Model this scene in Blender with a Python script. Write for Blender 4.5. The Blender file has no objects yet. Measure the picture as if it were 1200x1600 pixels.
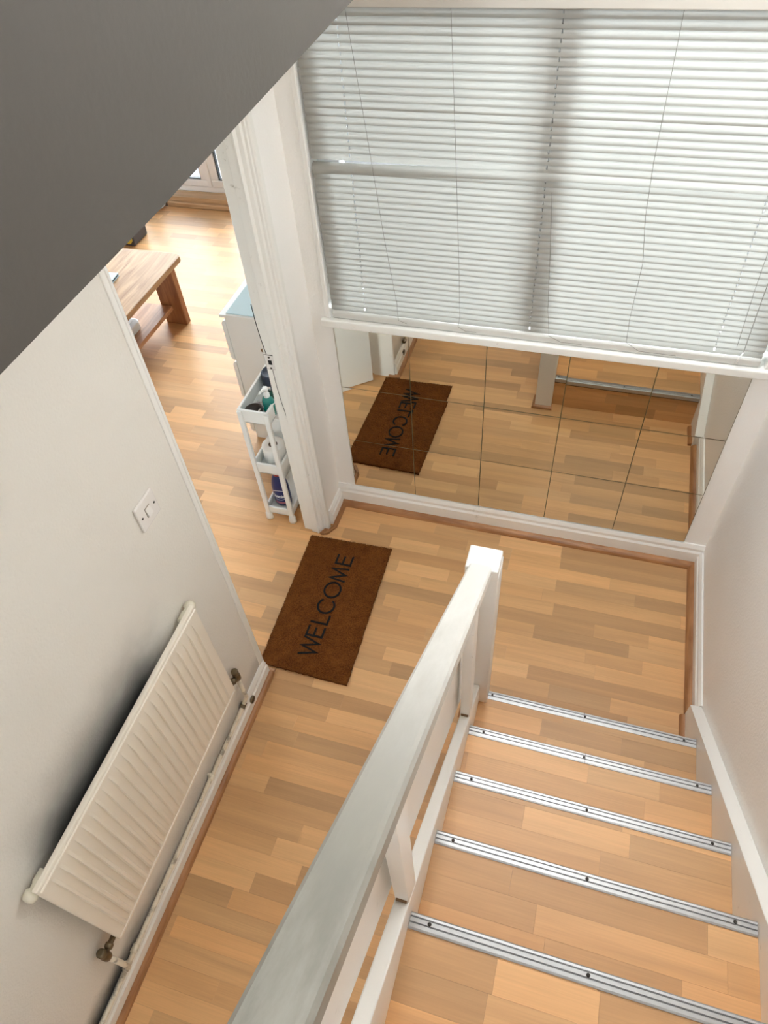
import bpy, bmesh, math, random
from mathutils import Vector, Matrix

# ------------------------------------------------------------------ camera
S = bpy.context.scene
COL = S.collection
cam_d = bpy.data.cameras.new('camera')
cam = bpy.data.objects.new('camera', cam_d)
COL.objects.link(cam)
S.camera = cam
yaw, pitch, roll = -0.36347, 0.86041, -0.10010
F_PX = 1095.98
fwd = Vector((math.sin(yaw)*math.cos(pitch), math.cos(yaw)*math.cos(pitch), -math.sin(pitch)))
rgt = Vector((math.cos(yaw), -math.sin(yaw), 0))
upv = rgt.cross(fwd)
r2 = math.cos(roll)*rgt + math.sin(roll)*upv
u2 = -math.sin(roll)*rgt + math.cos(roll)*upv
m = Matrix((r2, u2, -fwd)).transposed().to_4x4()
m.translation = Vector((0.9397, -2.1234, 2.5966))
cam.matrix_world = m
cam_d.sensor_fit = 'VERTICAL'
cam_d.sensor_height = 24.0
cam_d.lens = F_PX/1600*24.0
cam_d.clip_start = 0.02

# ------------------------------------------------------------------ light and exposure
SKY = 17.0
w = bpy.data.worlds.new('overcast_sky')
S.world = w
w.use_nodes = True
bg = w.node_tree.nodes['Background']
bg.inputs['Color'].default_value = (0.86, 0.95, 1.0, 1)
bg.inputs['Strength'].default_value = SKY

def portal(name, loc, size, rot):
    d = bpy.data.lights.new(name, 'AREA')
    d.shape = 'RECTANGLE'
    d.size, d.size_y = size
    d.cycles.is_portal = True
    o = bpy.data.objects.new(name, d)
    o.location = loc
    o.rotation_euler = rot
    COL.objects.link(o)
    return o
# sky portals in the window openings (they only guide the sky light)
portal('window_portal', (0.76, 0.16, 1.59), (1.54, 1.04), (-math.pi/2, 0, 0))
portal('patio_door_portal', (-2.2, 2.98, 1.08), (2.4, 2.02), (-math.pi/2, 0, 0))
portal('fill_window_portal', (1.1, -4.62, 3.75), (0.9, 1.1), (math.pi/2, 0, 0))

def fill_lamp(name, loc, size, power, col, rot=(0, 0, 0)):
    d = bpy.data.lights.new(name, 'AREA'); d.shape = 'RECTANGLE'; d.size, d.size_y = size
    d.energy = power; d.color = col
    o = bpy.data.objects.new(name, d); o.location = loc; o.rotation_euler = rot
    COL.objects.link(o)
    return o
# added unseen fill: above the stairs, behind the viewer, in the living room
fill_lamp('landing_fill', (0.80, -0.42, 3.35), (0.45, 0.8), 42, (0.96, 0.98, 1.0), (0, -1.28, 0))  # added to brighten the right wall and stairs
hl = bpy.data.lights.new('hall_fill', 'POINT'); hl.energy = 7; hl.color = (0.97, 0.98, 1.0); hl.shadow_soft_size = 0.13
ho = bpy.data.objects.new('hall_fill', hl); ho.location = (0.34, -3.3, 1.55); COL.objects.link(ho)  # unseen fill put in to brighten the left side of the hall

fill_lamp('living_fill', (-2.4, 0.9, 2.33), (1.4, 1.6), 10, (0.70, 0.86, 1.0))  # cool fill added over the living room, no fitting there
S.view_settings.view_transform = 'Standard'
S.view_settings.look = 'None'
S.view_settings.gamma = 1.0
S.view_settings.use_curve_mapping = False
S.view_settings.exposure = 0.80
S.cycles.max_bounces = 14
S.cycles.diffuse_bounces = 8
S.cycles.glossy_bounces = 6
S.cycles.transparent_max_bounces = 16
S.cycles.caustics_reflective = False
S.cycles.caustics_refractive = False
S.cycles.sample_clamp_indirect = 8.0
S.cycles.use_denoising = True

rnd = random.Random(7)

# ------------------------------------------------------------------ helpers
class MB:
    """collects simple shapes in world coordinates and links them as one mesh object"""
    def __init__(s):
        s.bm = bmesh.new()
        s.tone = None
    def box(s, x0, x1, y0, y1, z0, z1, bev=0.0, seg=1, mi=0, mat=None):
        vs = [s.bm.verts.new((x, y, z)) for x in (x0, x1) for y in (y0, y1) for z in (z0, z1)]
        idx = [(0, 1, 3, 2), (4, 6, 7, 5), (0, 4, 5, 1), (2, 3, 7, 6), (0, 2, 6, 4), (1, 5, 7, 3)]
        fs = [s.bm.faces.new([vs[i] for i in f]) for f in idx]
        for f in fs: f.material_index = mi
        geo = vs
        if bev > 0:
            es = list({e for f in fs for e in f.edges})
            r = bmesh.ops.bevel(s.bm, geom=es, offset=bev, segments=seg, affect='EDGES', profile=0.5, clamp_overlap=True)
            geo = list({v for f in r['faces'] for v in f.verts} | {v for v in vs if v.is_valid})
            for f in r['faces']: f.material_index = mi
        if mat is not None:
            bmesh.ops.transform(s.bm, matrix=mat, verts=[v for v in geo if v.is_valid])
        return geo
    def prism(s, pts, vec, mi=0, bev=0.0):
        """polygon (3-D points, planar) extruded along vec"""
        vec = Vector(vec)
        a = [s.bm.verts.new(p) for p in pts]
        b = [s.bm.verts.new(Vector(p)+vec) for p in pts]
        n = len(pts)
        fs = [s.bm.faces.new(a), s.bm.faces.new(list(reversed(b)))]
        for i in range(n):
            fs.append(s.bm.faces.new([a[i], b[i], b[(i+1) % n], a[(i+1) % n]]))
        for f in fs: f.material_index = mi
        if bev > 0:
            es = list({e for f in fs for e in f.edges})
            bmesh.ops.bevel(s.bm, geom=es, offset=bev, segments=2, affect='EDGES', profile=0.5, clamp_overlap=True)
        return a+b
    def tube(s, path, r, n=8, mi=0, cap=True):
        path = [Vector(p) for p in path]
        rs = r if isinstance(r, (list, tuple)) else [r]*len(path)
        rings = []
        prev = None
        for i, p in enumerate(path):
            if i == 0: t = path[1]-path[0]
            elif i == len(path)-1: t = path[-1]-path[-2]
            else: t = (path[i+1]-p).normalized()+(p-path[i-1]).normalized()
            t.normalize()
            if prev is None:
                ref = Vector((0, 0, 1)) if abs(t.z) < 0.9 else Vector((1, 0, 0))
                u = t.cross(ref).normalized()
            else:
                u = (prev-t*prev.dot(t)).normalized()
            prev = u
            v = t.cross(u)
            rings.append([s.bm.verts.new(p+rs[i]*(math.cos(2*math.pi*k/n)*u+math.sin(2*math.pi*k/n)*v)) for k in range(n)])
        for a, b in zip(rings, rings[1:]):
            for k in range(n):
                f = s.bm.faces.new([a[k], a[(k+1) % n], b[(k+1) % n], b[k]])
                f.smooth = n > 6
                f.material_index = mi
        if cap:
            for rg in (list(reversed(rings[0])), rings[-1]):
                f = s.bm.faces.new(rg); f.material_index = mi
    def lathe(s, prof, origin=(0, 0, 0), n=24, mi=0, axis='Z', smooth=True, sx=1.0, sy=1.0):
        """profile of (radius, height) pairs spun about an axis through origin"""
        o = Vector(origin)
        def pt(r, h, a):
            c, d = r*math.cos(a)*sx, r*math.sin(a)*sy
            if axis == 'Z': return o+Vector((c, d, h))
            if axis == 'Y': return o+Vector((c, h, d))
            return o+Vector((h, c, d))
        rings = [[s.bm.verts.new(pt(max(r, 1e-5), h, 2*math.pi*k/n)) for k in range(n)] for r, h in prof]
        for a, b in zip(rings, rings[1:]):
            for k in range(n):
                f = s.bm.faces.new([a[k], a[(k+1) % n], b[(k+1) % n], b[k]])
                f.smooth = smooth; f.material_index = mi
        for rg in (list(reversed(rings[0])), rings[-1]):
            f = s.bm.faces.new(rg); f.material_index = mi
    def quad(s, pts, mi=0):
        f = s.bm.faces.new([s.bm.verts.new(p) for p in pts]); f.material_index = mi
        return f
    def build(s, name, mats, parent=None, tone=None, kind=None, smooth_all=False):
        me = bpy.data.meshes.new(name)
        bmesh.ops.recalc_face_normals(s.bm, faces=s.bm.faces)
        if parent is not None:
            off = parent_world(parent)
            if off.length > 0: bmesh.ops.translate(s.bm, verts=s.bm.verts, vec=-off)
        if smooth_all:
            for f in s.bm.faces: f.smooth = True
        s.bm.to_mesh(me); s.bm.free()
        for mt in (mats if isinstance(mats, (list, tuple)) else [mats]):
            me.materials.append(mt)
        if tone is not None:
            at = me.color_attributes.new('tone', 'FLOAT_COLOR', 'POINT')
            at.data.foreach_set('color', list(tone)*len(me.vertices))
        o = bpy.data.objects.new(name, me)
        COL.objects.link(o)
        if parent is not None: o.parent = parent
        if kind: o['kind'] = kind
        return o

def parent_world(o):
    v = Vector((0, 0, 0))
    while o is not None:
        v += o.location; o = o.parent
    return v

def thing(name, label, cat, loc, group=None):
    o = bpy.data.objects.new(name, None)
    o.empty_display_size = 0.05
    COL.objects.link(o)
    o.location = loc
    tag(o, label, cat, group)
    return o

def tag(o, label, cat, group=None):
    o['label'] = label; o['category'] = cat
    if group: o['group'] = group
    return o

def struct(o, label=None):
    o['kind'] = 'structure'
    if label: o['label'] = label
    return o

def lab(o, label):
    o['label'] = label
    return o

# ------------------------------------------------------------------ materials
def new_mat(name):
    mt = bpy.data.materials.new(name); mt.use_nodes = True
    nt = mt.node_tree
    return mt, nt, nt.nodes['Principled BSDF']

def N(nt, typ, **kw):
    n = nt.nodes.new(typ)
    for k, v in kw.items(): setattr(n, k, v)
    return n

def plain(name, col, rough=0.5, metal=0.0, bump=0.0, bscale=200, var=0.0, vscale=8, coat=0.0):
    mt, nt, b = new_mat(name)
    b.inputs['Base Color'].default_value = (*col, 1)
    b.inputs['Roughness'].default_value = rough
    b.inputs['Metallic'].default_value = metal
    b.inputs['Coat Weight'].default_value = coat
    tc = N(nt, 'ShaderNodeTexCoord')
    if var > 0:
        n = N(nt, 'ShaderNodeTexNoise'); n.inputs['Scale'].default_value = vscale; n.inputs['Detail'].default_value = 6
        nt.links.new(tc.outputs['Object'], n.inputs['Vector'])
        r = N(nt, 'ShaderNodeMapRange'); r.inputs['To Min'].default_value = 1-var; r.inputs['To Max'].default_value = 1+var
        nt.links.new(n.outputs['Fac'], r.inputs['Value'])
        mx = N(nt, 'ShaderNodeMix', data_type='RGBA', blend_type='MULTIPLY'); mx.inputs[0].default_value = 1
        mx.inputs[6].default_value = (*col, 1)
        nt.links.new(r.outputs['Result'], mx.inputs[7])
        nt.links.new(mx.outputs[2], b.inputs['Base Color'])
    if bump > 0:
        n = N(nt, 'ShaderNodeTexNoise'); n.inputs['Scale'].default_value = bscale; n.inputs['Detail'].default_value = 3
        nt.links.new(tc.outputs['Object'], n.inputs['Vector'])
        bp = N(nt, 'ShaderNodeBump'); bp.inputs['Strength'].default_value = bump; bp.inputs['Distance'].default_value = 0.002
        nt.links.new(n.outputs['Fac'], bp.inputs['Height'])
        nt.links.new(bp.outputs['Normal'], b.inputs['Normal'])
    return mt

def math_node(nt, op, a, b=None, c=None, clamp=False):
    n = N(nt, 'ShaderNodeMath', operation=op); n.use_clamp = clamp
    for i, v in enumerate((a, b, c)):
        if v is None: continue
        if isinstance(v, (int, float)): n.inputs[i].default_value = v
        else: nt.links.new(v, n.inputs[i])
    return n.outputs[0]

def laminate(name, base, spread, rough=0.38):
    """beech-look laminate: tone.r = lightness, tone.g = hue shift, tone.b = grain seed"""
    mt, nt, b = new_mat(name)
    tc = N(nt, 'ShaderNodeTexCoord'); at = N(nt, 'ShaderNodeAttribute'); at.attribute_name = 'tone'
    sep = N(nt, 'ShaderNodeSeparateColor'); nt.links.new(at.outputs['Color'], sep.inputs[0])
    mp = N(nt, 'ShaderNodeMapping'); mp.inputs['Scale'].default_value = (1.6, 26, 26)
    nt.links.new(tc.outputs['Object'], mp.inputs['Vector'])
    off = N(nt, 'ShaderNodeCombineXYZ')
    sd = math_node(nt, 'MULTIPLY', sep.outputs[2], 57.0)
    nt.links.new(sd, off.inputs[0]); nt.links.new(sd, off.inputs[1])
    va = N(nt, 'ShaderNodeVectorMath', operation='ADD')
    nt.links.new(mp.outputs[0], va.inputs[0]); nt.links.new(off.outputs[0], va.inputs[1])
    n1 = N(nt, 'ShaderNodeTexNoise'); n1.inputs['Scale'].default_value = 1.0; n1.inputs['Detail'].default_value = 4; n1.inputs['Distortion'].default_value = 0.6
    nt.links.new(va.outputs[0], n1.inputs['Vector'])
    mp2 = N(nt, 'ShaderNodeMapping'); mp2.inputs['Scale'].default_value = (4, 11, 11)
    nt.links.new(va.outputs[0], mp2.inputs['Vector'])
    n2 = N(nt, 'ShaderNodeTexNoise'); n2.inputs['Scale'].default_value = 1.0; n2.inputs['Detail'].default_value = 2
    nt.links.new(mp2.outputs[0], n2.inputs['Vector'])
    # lightness factor
    f = math_node(nt, 'MULTIPLY_ADD', sep.outputs[0], spread, 1-spread/2)
    g1 = math_node(nt, 'MULTIPLY_ADD', n1.outputs['Fac'], 0.46, 0.77)
    g2 = math_node(nt, 'MULTIPLY_ADD', n2.outputs['Fac'], 0.22, 0.89)
    f = math_node(nt, 'MULTIPLY', f, math_node(nt, 'MULTIPLY', g1, g2))
    mixh = N(nt, 'ShaderNodeMix', data_type='RGBA')
    mixh.inputs[6].default_value = (base[0]*1.02, base[1]*0.965, base[2]*0.91, 1)
    mixh.inputs[7].default_value = (base[0]*1.0, base[1]*1.015, base[2]*1.04, 1)
    nt.links.new(sep.outputs[1], mixh.inputs[0])
    mul = N(nt, 'ShaderNodeVectorMath', operation='SCALE')
    nt.links.new(mixh.outputs[2], mul.inputs[0]); nt.links.new(f, mul.inputs['Scale'])
    nt.links.new(mul.outputs[0], b.inputs['Base Color'])
    b.inputs['Roughness'].default_value = rough
    b.inputs['Specular IOR Level'].default_value = 0.6
    return mt

def wall_paint(name, col, soot=False, bump=0.6):
    mt, nt, b = new_mat(name)
    tc = N(nt, 'ShaderNodeTexCoord')
    n = N(nt, 'ShaderNodeTexNoise'); n.inputs['Scale'].default_value = 130; n.inputs['Detail'].default_value = 3
    nt.links.new(tc.outputs['Object'], n.inputs['Vector'])
    n2 = N(nt, 'ShaderNodeTexNoise'); n2.inputs['Scale'].default_value = 2.2; n2.inputs['Detail'].default_value = 5
    nt.links.new(tc.outputs['Object'], n2.inputs['Vector'])
    bp = N(nt, 'ShaderNodeBump'); bp.inputs['Strength'].default_value = bump; bp.inputs['Distance'].default_value = 0.0025
    nt.links.new(n.outputs['Fac'], bp.inputs['Height']); nt.links.new(bp.outputs['Normal'], b.inputs['Normal'])
    mx = N(nt, 'ShaderNodeMix', data_type='RGBA')
    mx.inputs[6].default_value = (col[0]*0.95, col[1]*0.94, col[2]*0.92, 1)
    mx.inputs[7].default_value = (min(1, col[0]*1.03), min(1, col[1]*1.03), min(1, col[2]*1.03), 1)
    nt.links.new(n2.outputs['Fac'], mx.inputs[0])
    out = mx.outputs[2]
    if soot:
        # dust and soot smeared up the wall above the radiator and along its pipe
        sep = N(nt, 'ShaderNodeSeparateXYZ'); nt.links.new(tc.outputs['Object'], sep.inputs[0])
        n3 = N(nt, 'ShaderNodeTexNoise'); n3.inputs['Scale'].default_value = 9; n3.inputs['Detail'].default_value = 6
        nt.links.new(tc.outputs['Object'], n3.inputs['Vector'])
        nz = math_node(nt, 'MULTIPLY_ADD', n3.outputs['Fac'], 0.10, -0.05)
        zz = math_node(nt, 'ADD', sep.outputs[2], nz)
        up = N(nt, 'ShaderNodeMapRange', interpolation_type='SMOOTHSTEP')
        up.inputs['From Min'].default_value = 1.10; up.inputs['From Max'].default_value = 0.80
        nt.links.new(zz, up.inputs['Value'])
        lo = N(nt, 'ShaderNodeMapRange', interpolation_type='SMOOTHSTEP')
        lo.inputs['From Min'].default_value = 0.20; lo.inputs['From Max'].default_value = 0.62
        nt.links.new(zz, lo.inputs['Value'])
        yy = math_node(nt, 'ADD', sep.outputs[1], nz)
        ya = N(nt, 'ShaderNodeMapRange', interpolation_type='SMOOTHSTEP')
        ya.inputs['From Min'].default_value = -2.06; ya.inputs['From Max'].default_value = -1.86
        nt.links.new(yy, ya.inputs['Value'])
        yb = N(nt, 'ShaderNodeMapRange', interpolation_type='SMOOTHSTEP')
        yb.inputs['From Min'].default_value = -1.24; yb.inputs['From Max'].default_value = -1.50
        nt.links.new(yy, yb.inputs['Value'])
        mk = math_node(nt, 'MULTIPLY', math_node(nt, 'MULTIPLY', up.outputs[0], lo.outputs[0]), math_node(nt, 'MULTIPLY', ya.outputs[0], yb.outputs[0]))
        n4 = math_node(nt, 'MULTIPLY_ADD', n3.outputs['Fac'], 0.5, 0.75, clamp=True)
        mk = math_node(nt, 'MULTIPLY', math_node(nt, 'POWER', mk, 1.3), math_node(nt, 'MULTIPLY', n4, 0.96))
        # grime along the pipe, thick towards the near end
        ga = N(nt, 'ShaderNodeMapRange', interpolation_type='SMOOTHSTEP'); ga.inputs['From Min'].default_value = 0.20; ga.inputs['From Max'].default_value = 0.11
        nt.links.new(math_node(nt, 'MULTIPLY_ADD', nz, 0.8, sep.outputs[2]), ga.inputs['Value'])
        gb = N(nt, 'ShaderNodeMapRange', interpolation_type='SMOOTHSTEP'); gb.inputs['From Min'].default_value = -1.75; gb.inputs['From Max'].default_value = -2.15
        gb.inputs['To Min'].default_value = 0.30; gb.inputs['To Max'].default_value = 0.95
        nt.links.new(sep.outputs[1], gb.inputs['Value'])
        mk = math_node(nt, 'MAXIMUM', mk, math_node(nt, 'MULTIPLY', ga.outputs[0], gb.outputs[0]))
        m2 = N(nt, 'ShaderNodeMix', data_type='RGBA')
        nt.links.new(mk, m2.inputs[0]); nt.links.new(out, m2.inputs[6])
        m2.inputs[7].default_value = (0.025, 0.026, 0.026, 1)
        out = m2.outputs[2]
    nt.links.new(out, b.inputs['Base Color'])
    b.inputs['Roughness'].default_value = 0.6
    return mt

def chipped(name, col, dirt=(0.30, 0.27, 0.22), amount=0.60, rough=0.4, scale=14):
    """old gloss paint with a few grubby chips"""
    mt, nt, b = new_mat(name)
    tc = N(nt, 'ShaderNodeTexCoord')
    n = N(nt, 'ShaderNodeTexNoise'); n.inputs['Scale'].default_value = scale; n.inputs['Detail'].default_value = 8; n.inputs['Roughness'].default_value = 0.7
    nt.links.new(tc.outputs['Object'], n.inputs['Vector'])
    r = N(nt, 'ShaderNodeMapRange'); r.inputs['From Min'].default_value = amount; r.inputs['From Max'].default_value = amount+0.12
    nt.links.new(n.outputs['Fac'], r.inputs['Value'])
    mx = N(nt, 'ShaderNodeMix', data_type='RGBA')
    mx.inputs[6].default_value = (*col, 1); mx.inputs[7].default_value = (*dirt, 1)
    nt.links.new(math_node(nt, 'MULTIPLY', r.outputs[0], 0.7), mx.inputs[0])
    nt.links.new(mx.outputs[2], b.inputs['Base Color'])
    b.inputs['Roughness'].default_value = rough
    bp = N(nt, 'ShaderNodeBump'); bp.inputs['Strength'].default_value = 0.15; bp.inputs['Distance'].default_value = 0.003
    nt.links.new(n.outputs['Fac'], bp.inputs['Height']); nt.links.new(bp.outputs['Normal'], b.inputs['Normal'])
    return mt

def glass_pane(name, tint=(1, 1, 1)):
    mt = bpy.data.materials.new(name); mt.use_nodes = True
    nt = mt.node_tree; nt.nodes.clear()
    o = N(nt, 'ShaderNodeOutputMaterial'); t = N(nt, 'ShaderNodeBsdfTransparent'); g = N(nt, 'ShaderNodeBsdfGlossy'); mx = N(nt, 'ShaderNodeMixShader'); fr = N(nt, 'ShaderNodeFresnel')
    t.inputs[0].default_value = (*tint, 1); g.inputs['Roughness'].default_value = 0.02
    nt.links.new(fr.outputs[0], mx.inputs[0]); nt.links.new(t.outputs[0], mx.inputs[1]); nt.links.new(g.outputs[0], mx.inputs[2]); nt.links.new(mx.outputs[0], o.inputs[0])
    return mt

def slat_mat():
    mt = bpy.data.materials.new('blind_slat'); mt.use_nodes = True
    nt = mt.node_tree; nt.nodes.clear()
    o = N(nt, 'ShaderNodeOutputMaterial'); d = N(nt, 'ShaderNodeBsdfDiffuse'); t = N(nt, 'ShaderNodeBsdfTranslucent'); g = N(nt, 'ShaderNodeBsdfGlossy')
    d.inputs[0].default_value = (0.34, 0.33, 0.30, 1); t.inputs[0].default_value = (0.80, 0.80, 0.75, 1); g.inputs['Roughness'].default_value = 0.35
    a = N(nt, 'ShaderNodeMixShader'); a.inputs[0].default_value = 0.143
    c = N(nt, 'ShaderNodeMixShader'); c.inputs[0].default_value = 0.05
    nt.links.new(d.outputs[0], a.inputs[1]); nt.links.new(t.outputs[0], a.inputs[2])
    nt.links.new(a.outputs[0], c.inputs[1]); nt.links.new(g.outputs[0], c.inputs[2]); nt.links.new(c.outputs[0], o.inputs[0])
    return mt

def mirror_mat():
    mt, nt, b = new_mat('mirror_glass')
    b.inputs['Metallic'].default_value = 1.0
    b.inputs['Base Color'].default_value = (0.78, 0.77, 0.70, 1)
    b.inputs['Roughness'].default_value = 0.01
    return mt

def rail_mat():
    """white gloss hand rail rubbed grey by hands, its upper length darkened further as painted shade"""
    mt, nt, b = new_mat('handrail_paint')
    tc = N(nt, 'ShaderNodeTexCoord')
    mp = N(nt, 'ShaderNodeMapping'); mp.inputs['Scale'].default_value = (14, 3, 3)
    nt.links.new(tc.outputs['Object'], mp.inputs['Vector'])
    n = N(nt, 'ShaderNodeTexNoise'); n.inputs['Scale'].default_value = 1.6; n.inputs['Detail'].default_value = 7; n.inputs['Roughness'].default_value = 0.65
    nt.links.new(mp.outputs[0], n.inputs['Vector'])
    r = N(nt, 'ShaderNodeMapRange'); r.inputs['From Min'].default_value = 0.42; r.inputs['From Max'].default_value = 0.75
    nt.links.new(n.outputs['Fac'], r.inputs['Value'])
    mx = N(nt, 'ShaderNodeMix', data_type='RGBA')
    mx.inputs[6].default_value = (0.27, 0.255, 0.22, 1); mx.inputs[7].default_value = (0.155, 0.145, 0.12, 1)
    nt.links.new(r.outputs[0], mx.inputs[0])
    # hand grime plus painted shade, both fading towards the foot of the rail
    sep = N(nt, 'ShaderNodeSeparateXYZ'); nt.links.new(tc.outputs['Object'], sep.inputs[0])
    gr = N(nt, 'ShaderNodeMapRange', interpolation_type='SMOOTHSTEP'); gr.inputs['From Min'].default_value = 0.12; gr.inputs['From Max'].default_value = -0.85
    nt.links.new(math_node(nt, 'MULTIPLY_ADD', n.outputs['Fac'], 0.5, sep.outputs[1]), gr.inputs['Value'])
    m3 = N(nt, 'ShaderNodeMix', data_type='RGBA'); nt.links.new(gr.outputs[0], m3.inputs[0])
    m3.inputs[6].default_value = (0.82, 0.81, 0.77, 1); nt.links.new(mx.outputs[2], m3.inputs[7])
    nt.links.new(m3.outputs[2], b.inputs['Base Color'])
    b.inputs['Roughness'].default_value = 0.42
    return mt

def coir():
    mt, nt, b = new_mat('coir')
    tc = N(nt, 'ShaderNodeTexCoord')
    n = N(nt, 'ShaderNodeTexNoise'); n.inputs['Scale'].default_value = 260; n.inputs['Detail'].default_value = 3
    n2 = N(nt, 'ShaderNodeTexNoise'); n2.inputs['Scale'].default_value = 24; n2.inputs['Detail'].default_value = 4
    nt.links.new(tc.outputs['Object'], n.inputs['Vector']); nt.links.new(tc.outputs['Object'], n2.inputs['Vector'])
    cr = N(nt, 'ShaderNodeValToRGB')
    cr.color_ramp.elements[0].position = 0.30; cr.color_ramp.elements[0].color = (0.062, 0.018, 0.003, 1)
    cr.color_ramp.elements[1].position = 0.72; cr.color_ramp.elements[1].color = (0.255, 0.088, 0.020, 1)
    mixf = math_node(nt, 'ADD', math_node(nt, 'MULTIPLY', n.outputs['Fac'], 0.7), math_node(nt, 'MULTIPLY', n2.outputs['Fac'], 0.3))
    nt.links.new(mixf, cr.inputs[0]); nt.links.new(cr.outputs[0], b.inputs['Base Color'])
    b.inputs['Roughness'].default_value = 0.95; b.inputs['Specular IOR Level'].default_value = 0.1
    bp = N(nt, 'ShaderNodeBump'); bp.inputs['Strength'].default_value = 0.8; bp.inputs['Distance'].default_value = 0.004
    nt.links.new(n.outputs['Fac'], bp.inputs['Height']); nt.links.new(bp.outputs['Normal'], b.inputs['Normal'])
    return mt

def wood(name, c0, c1, scale=(40, 4, 40), rough=0.45, knots=False):
    mt, nt, b = new_mat(name)
    tc = N(nt, 'ShaderNodeTexCoord'); mp = N(nt, 'ShaderNodeMapping'); mp.inputs['Scale'].default_value = scale
    nt.links.new(tc.outputs['Object'], mp.inputs['Vector'])
    n = N(nt, 'ShaderNodeTexNoise'); n.inputs['Scale'].default_value = 1; n.inputs['Detail'].default_value = 6; n.inputs['Distortion'].default_value = 0.8
    nt.links.new(mp.outputs[0], n.inputs['Vector'])
    cr = N(nt, 'ShaderNodeValToRGB')
    cr.color_ramp.elements[0].position = 0.32; cr.color_ramp.elements[0].color = (*c0, 1)
    cr.color_ramp.elements[1].position = 0.66; cr.color_ramp.elements[1].color = (*c1, 1)
    nt.links.new(n.outputs['Fac'], cr.inputs[0])
    out = cr.outputs[0]
    if knots:
        v = N(nt, 'ShaderNodeTexVoronoi'); v.inputs['Scale'].default_value = 4.5
        mp2 = N(nt, 'ShaderNodeMapping'); mp2.inputs['Scale'].default_value = (1.6, 0.8, 1)
        nt.links.new(tc.outputs['Object'], mp2.inputs['Vector']); nt.links.new(mp2.outputs[0], v.inputs['Vector'])
        r = N(nt, 'ShaderNodeMapRange'); r.inputs['From Min'].default_value = 0.09; r.inputs['From Max'].default_value = 0.03
        nt.links.new(v.outputs['Distance'], r.inputs['Value'])
        mx = N(nt, 'ShaderNodeMix', data_type='RGBA'); nt.links.new(math_node(nt, 'MULTIPLY', r.outputs[0], 0.7), mx.inputs[0])
        nt.links.new(out, mx.inputs[6]); mx.inputs[7].default_value = (0.10, 0.045, 0.018, 1)
        out = mx.outputs[2]
    nt.links.new(out, b.inputs['Base Color'])
    b.inputs['Roughness'].default_value = rough
    return mt

M = {}
M['wall'] = wall_paint('wall_paint', (0.90, 0.89, 0.87))
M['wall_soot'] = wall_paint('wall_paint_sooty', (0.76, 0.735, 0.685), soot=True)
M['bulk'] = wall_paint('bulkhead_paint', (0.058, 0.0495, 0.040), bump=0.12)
M['ceiling'] = plain('ceiling_paint', (0.82, 0.80, 0.76), 0.8)
M['gloss'] = chipped('white_gloss', (0.83, 0.82, 0.79), amount=0.64)
M['gloss_worn'] = chipped('white_gloss_worn', (0.83, 0.82, 0.78), amount=0.63, scale=22)
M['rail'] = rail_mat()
M['lam'] = laminate('laminate_stave', (0.60, 0.347, 0.152), 0.46, 0.47)
M['sub'] = plain('underlay', (0.10, 0.06, 0.035), 0.9)
M['bead'] = wood('beading_wood', (0.27, 0.115, 0.04), (0.42, 0.20, 0.08), (6, 6, 60), 0.4)
M['alu'] = plain('aluminium', (0.44, 0.44, 0.44), 0.42, 0.85, var=0.10, vscale=60)
M['alu_groove'] = plain('aluminium_groove', (0.16, 0.16, 0.16), 0.5, 0.6)
M['black'] = plain('black_plastic', (0.012, 0.012, 0.013), 0.4)
M['slat'] = slat_mat()
M['headrail'] = plain('blind_enamel', (0.50, 0.47, 0.42), 0.45)
M['rail_enamel'] = plain('bottom_rail_enamel', (0.62, 0.61, 0.58), 0.4)
M['cord'] = plain('cord', (0.20, 0.19, 0.165), 0.8)
M['mirror'] = mirror_mat()
M['mirror_edge'] = plain('mirror_edge', (0.16, 0.13, 0.06), 0.3)
M['upvc'] = plain('upvc', (0.86, 0.88, 0.90), 0.3)
M['gasket'] = plain('gasket', (0.015, 0.016, 0.018), 0.6)
M['glass'] = glass_pane('window_glass')
M['radiator'] = chipped('radiator_enamel', (0.84, 0.78, 0.68), (0.36, 0.27, 0.18), 0.71, 0.32, 16)
M['pipe'] = chipped('painted_pipe', (0.74, 0.67, 0.54), (0.12, 0.10, 0.08), 0.51, 0.5, 22)
M['valve'] = plain('tarnished_brass', (0.16, 0.12, 0.07), 0.4, 0.7, var=0.4, vscale=60)
M['plug'] = plain('valve_cap', (0.72, 0.68, 0.56), 0.4, var=0.1, vscale=40)
M['switch'] = plain('switch_plastic', (0.80, 0.77, 0.74), 0.25)
M['screw_dark'] = plain('dark_screw', (0.03, 0.025, 0.02), 0.5, 0.5)
M['coir'] = coir()
M['letter'] = plain('black_print', (0.005, 0.0045, 0.004), 1.0, bump=0.6, bscale=300)
M['cart'] = plain('white_plastic', (0.84, 0.86, 0.85), 0.35)
M['chest'] = plain('white_foil', (0.80, 0.82, 0.82), 0.4)
M['blue_glass'] = plain('blue_tinted_glass', (0.60, 0.80, 0.88), 0.04, coat=0.6)
M['table'] = wood('rustic_tabletop', (0.24, 0.12, 0.05), (0.45, 0.28, 0.145), (34, 3, 34), 0.55, True)
M['table_leg'] = wood('table_leg_wood', (0.20, 0.075, 0.028), (0.36, 0.155, 0.06), (30, 30, 3), 0.45)
M['shelf'] = wood('table_shelf_wood', (0.33, 0.16, 0.08), (0.52, 0.29, 0.16), (34, 3, 34), 0.45)
M['step'] = wood('step_wood', (0.46, 0.29, 0.15), (0.66, 0.46, 0.28), (3, 40, 40), 0.4)
M['paper'] = plain('white_paper', (0.85, 0.85, 0.83), 0.9, bump=0.3, bscale=120)
M['card'] = plain('cardboard_core', (0.10, 0.07, 0.05), 0.9)
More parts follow.
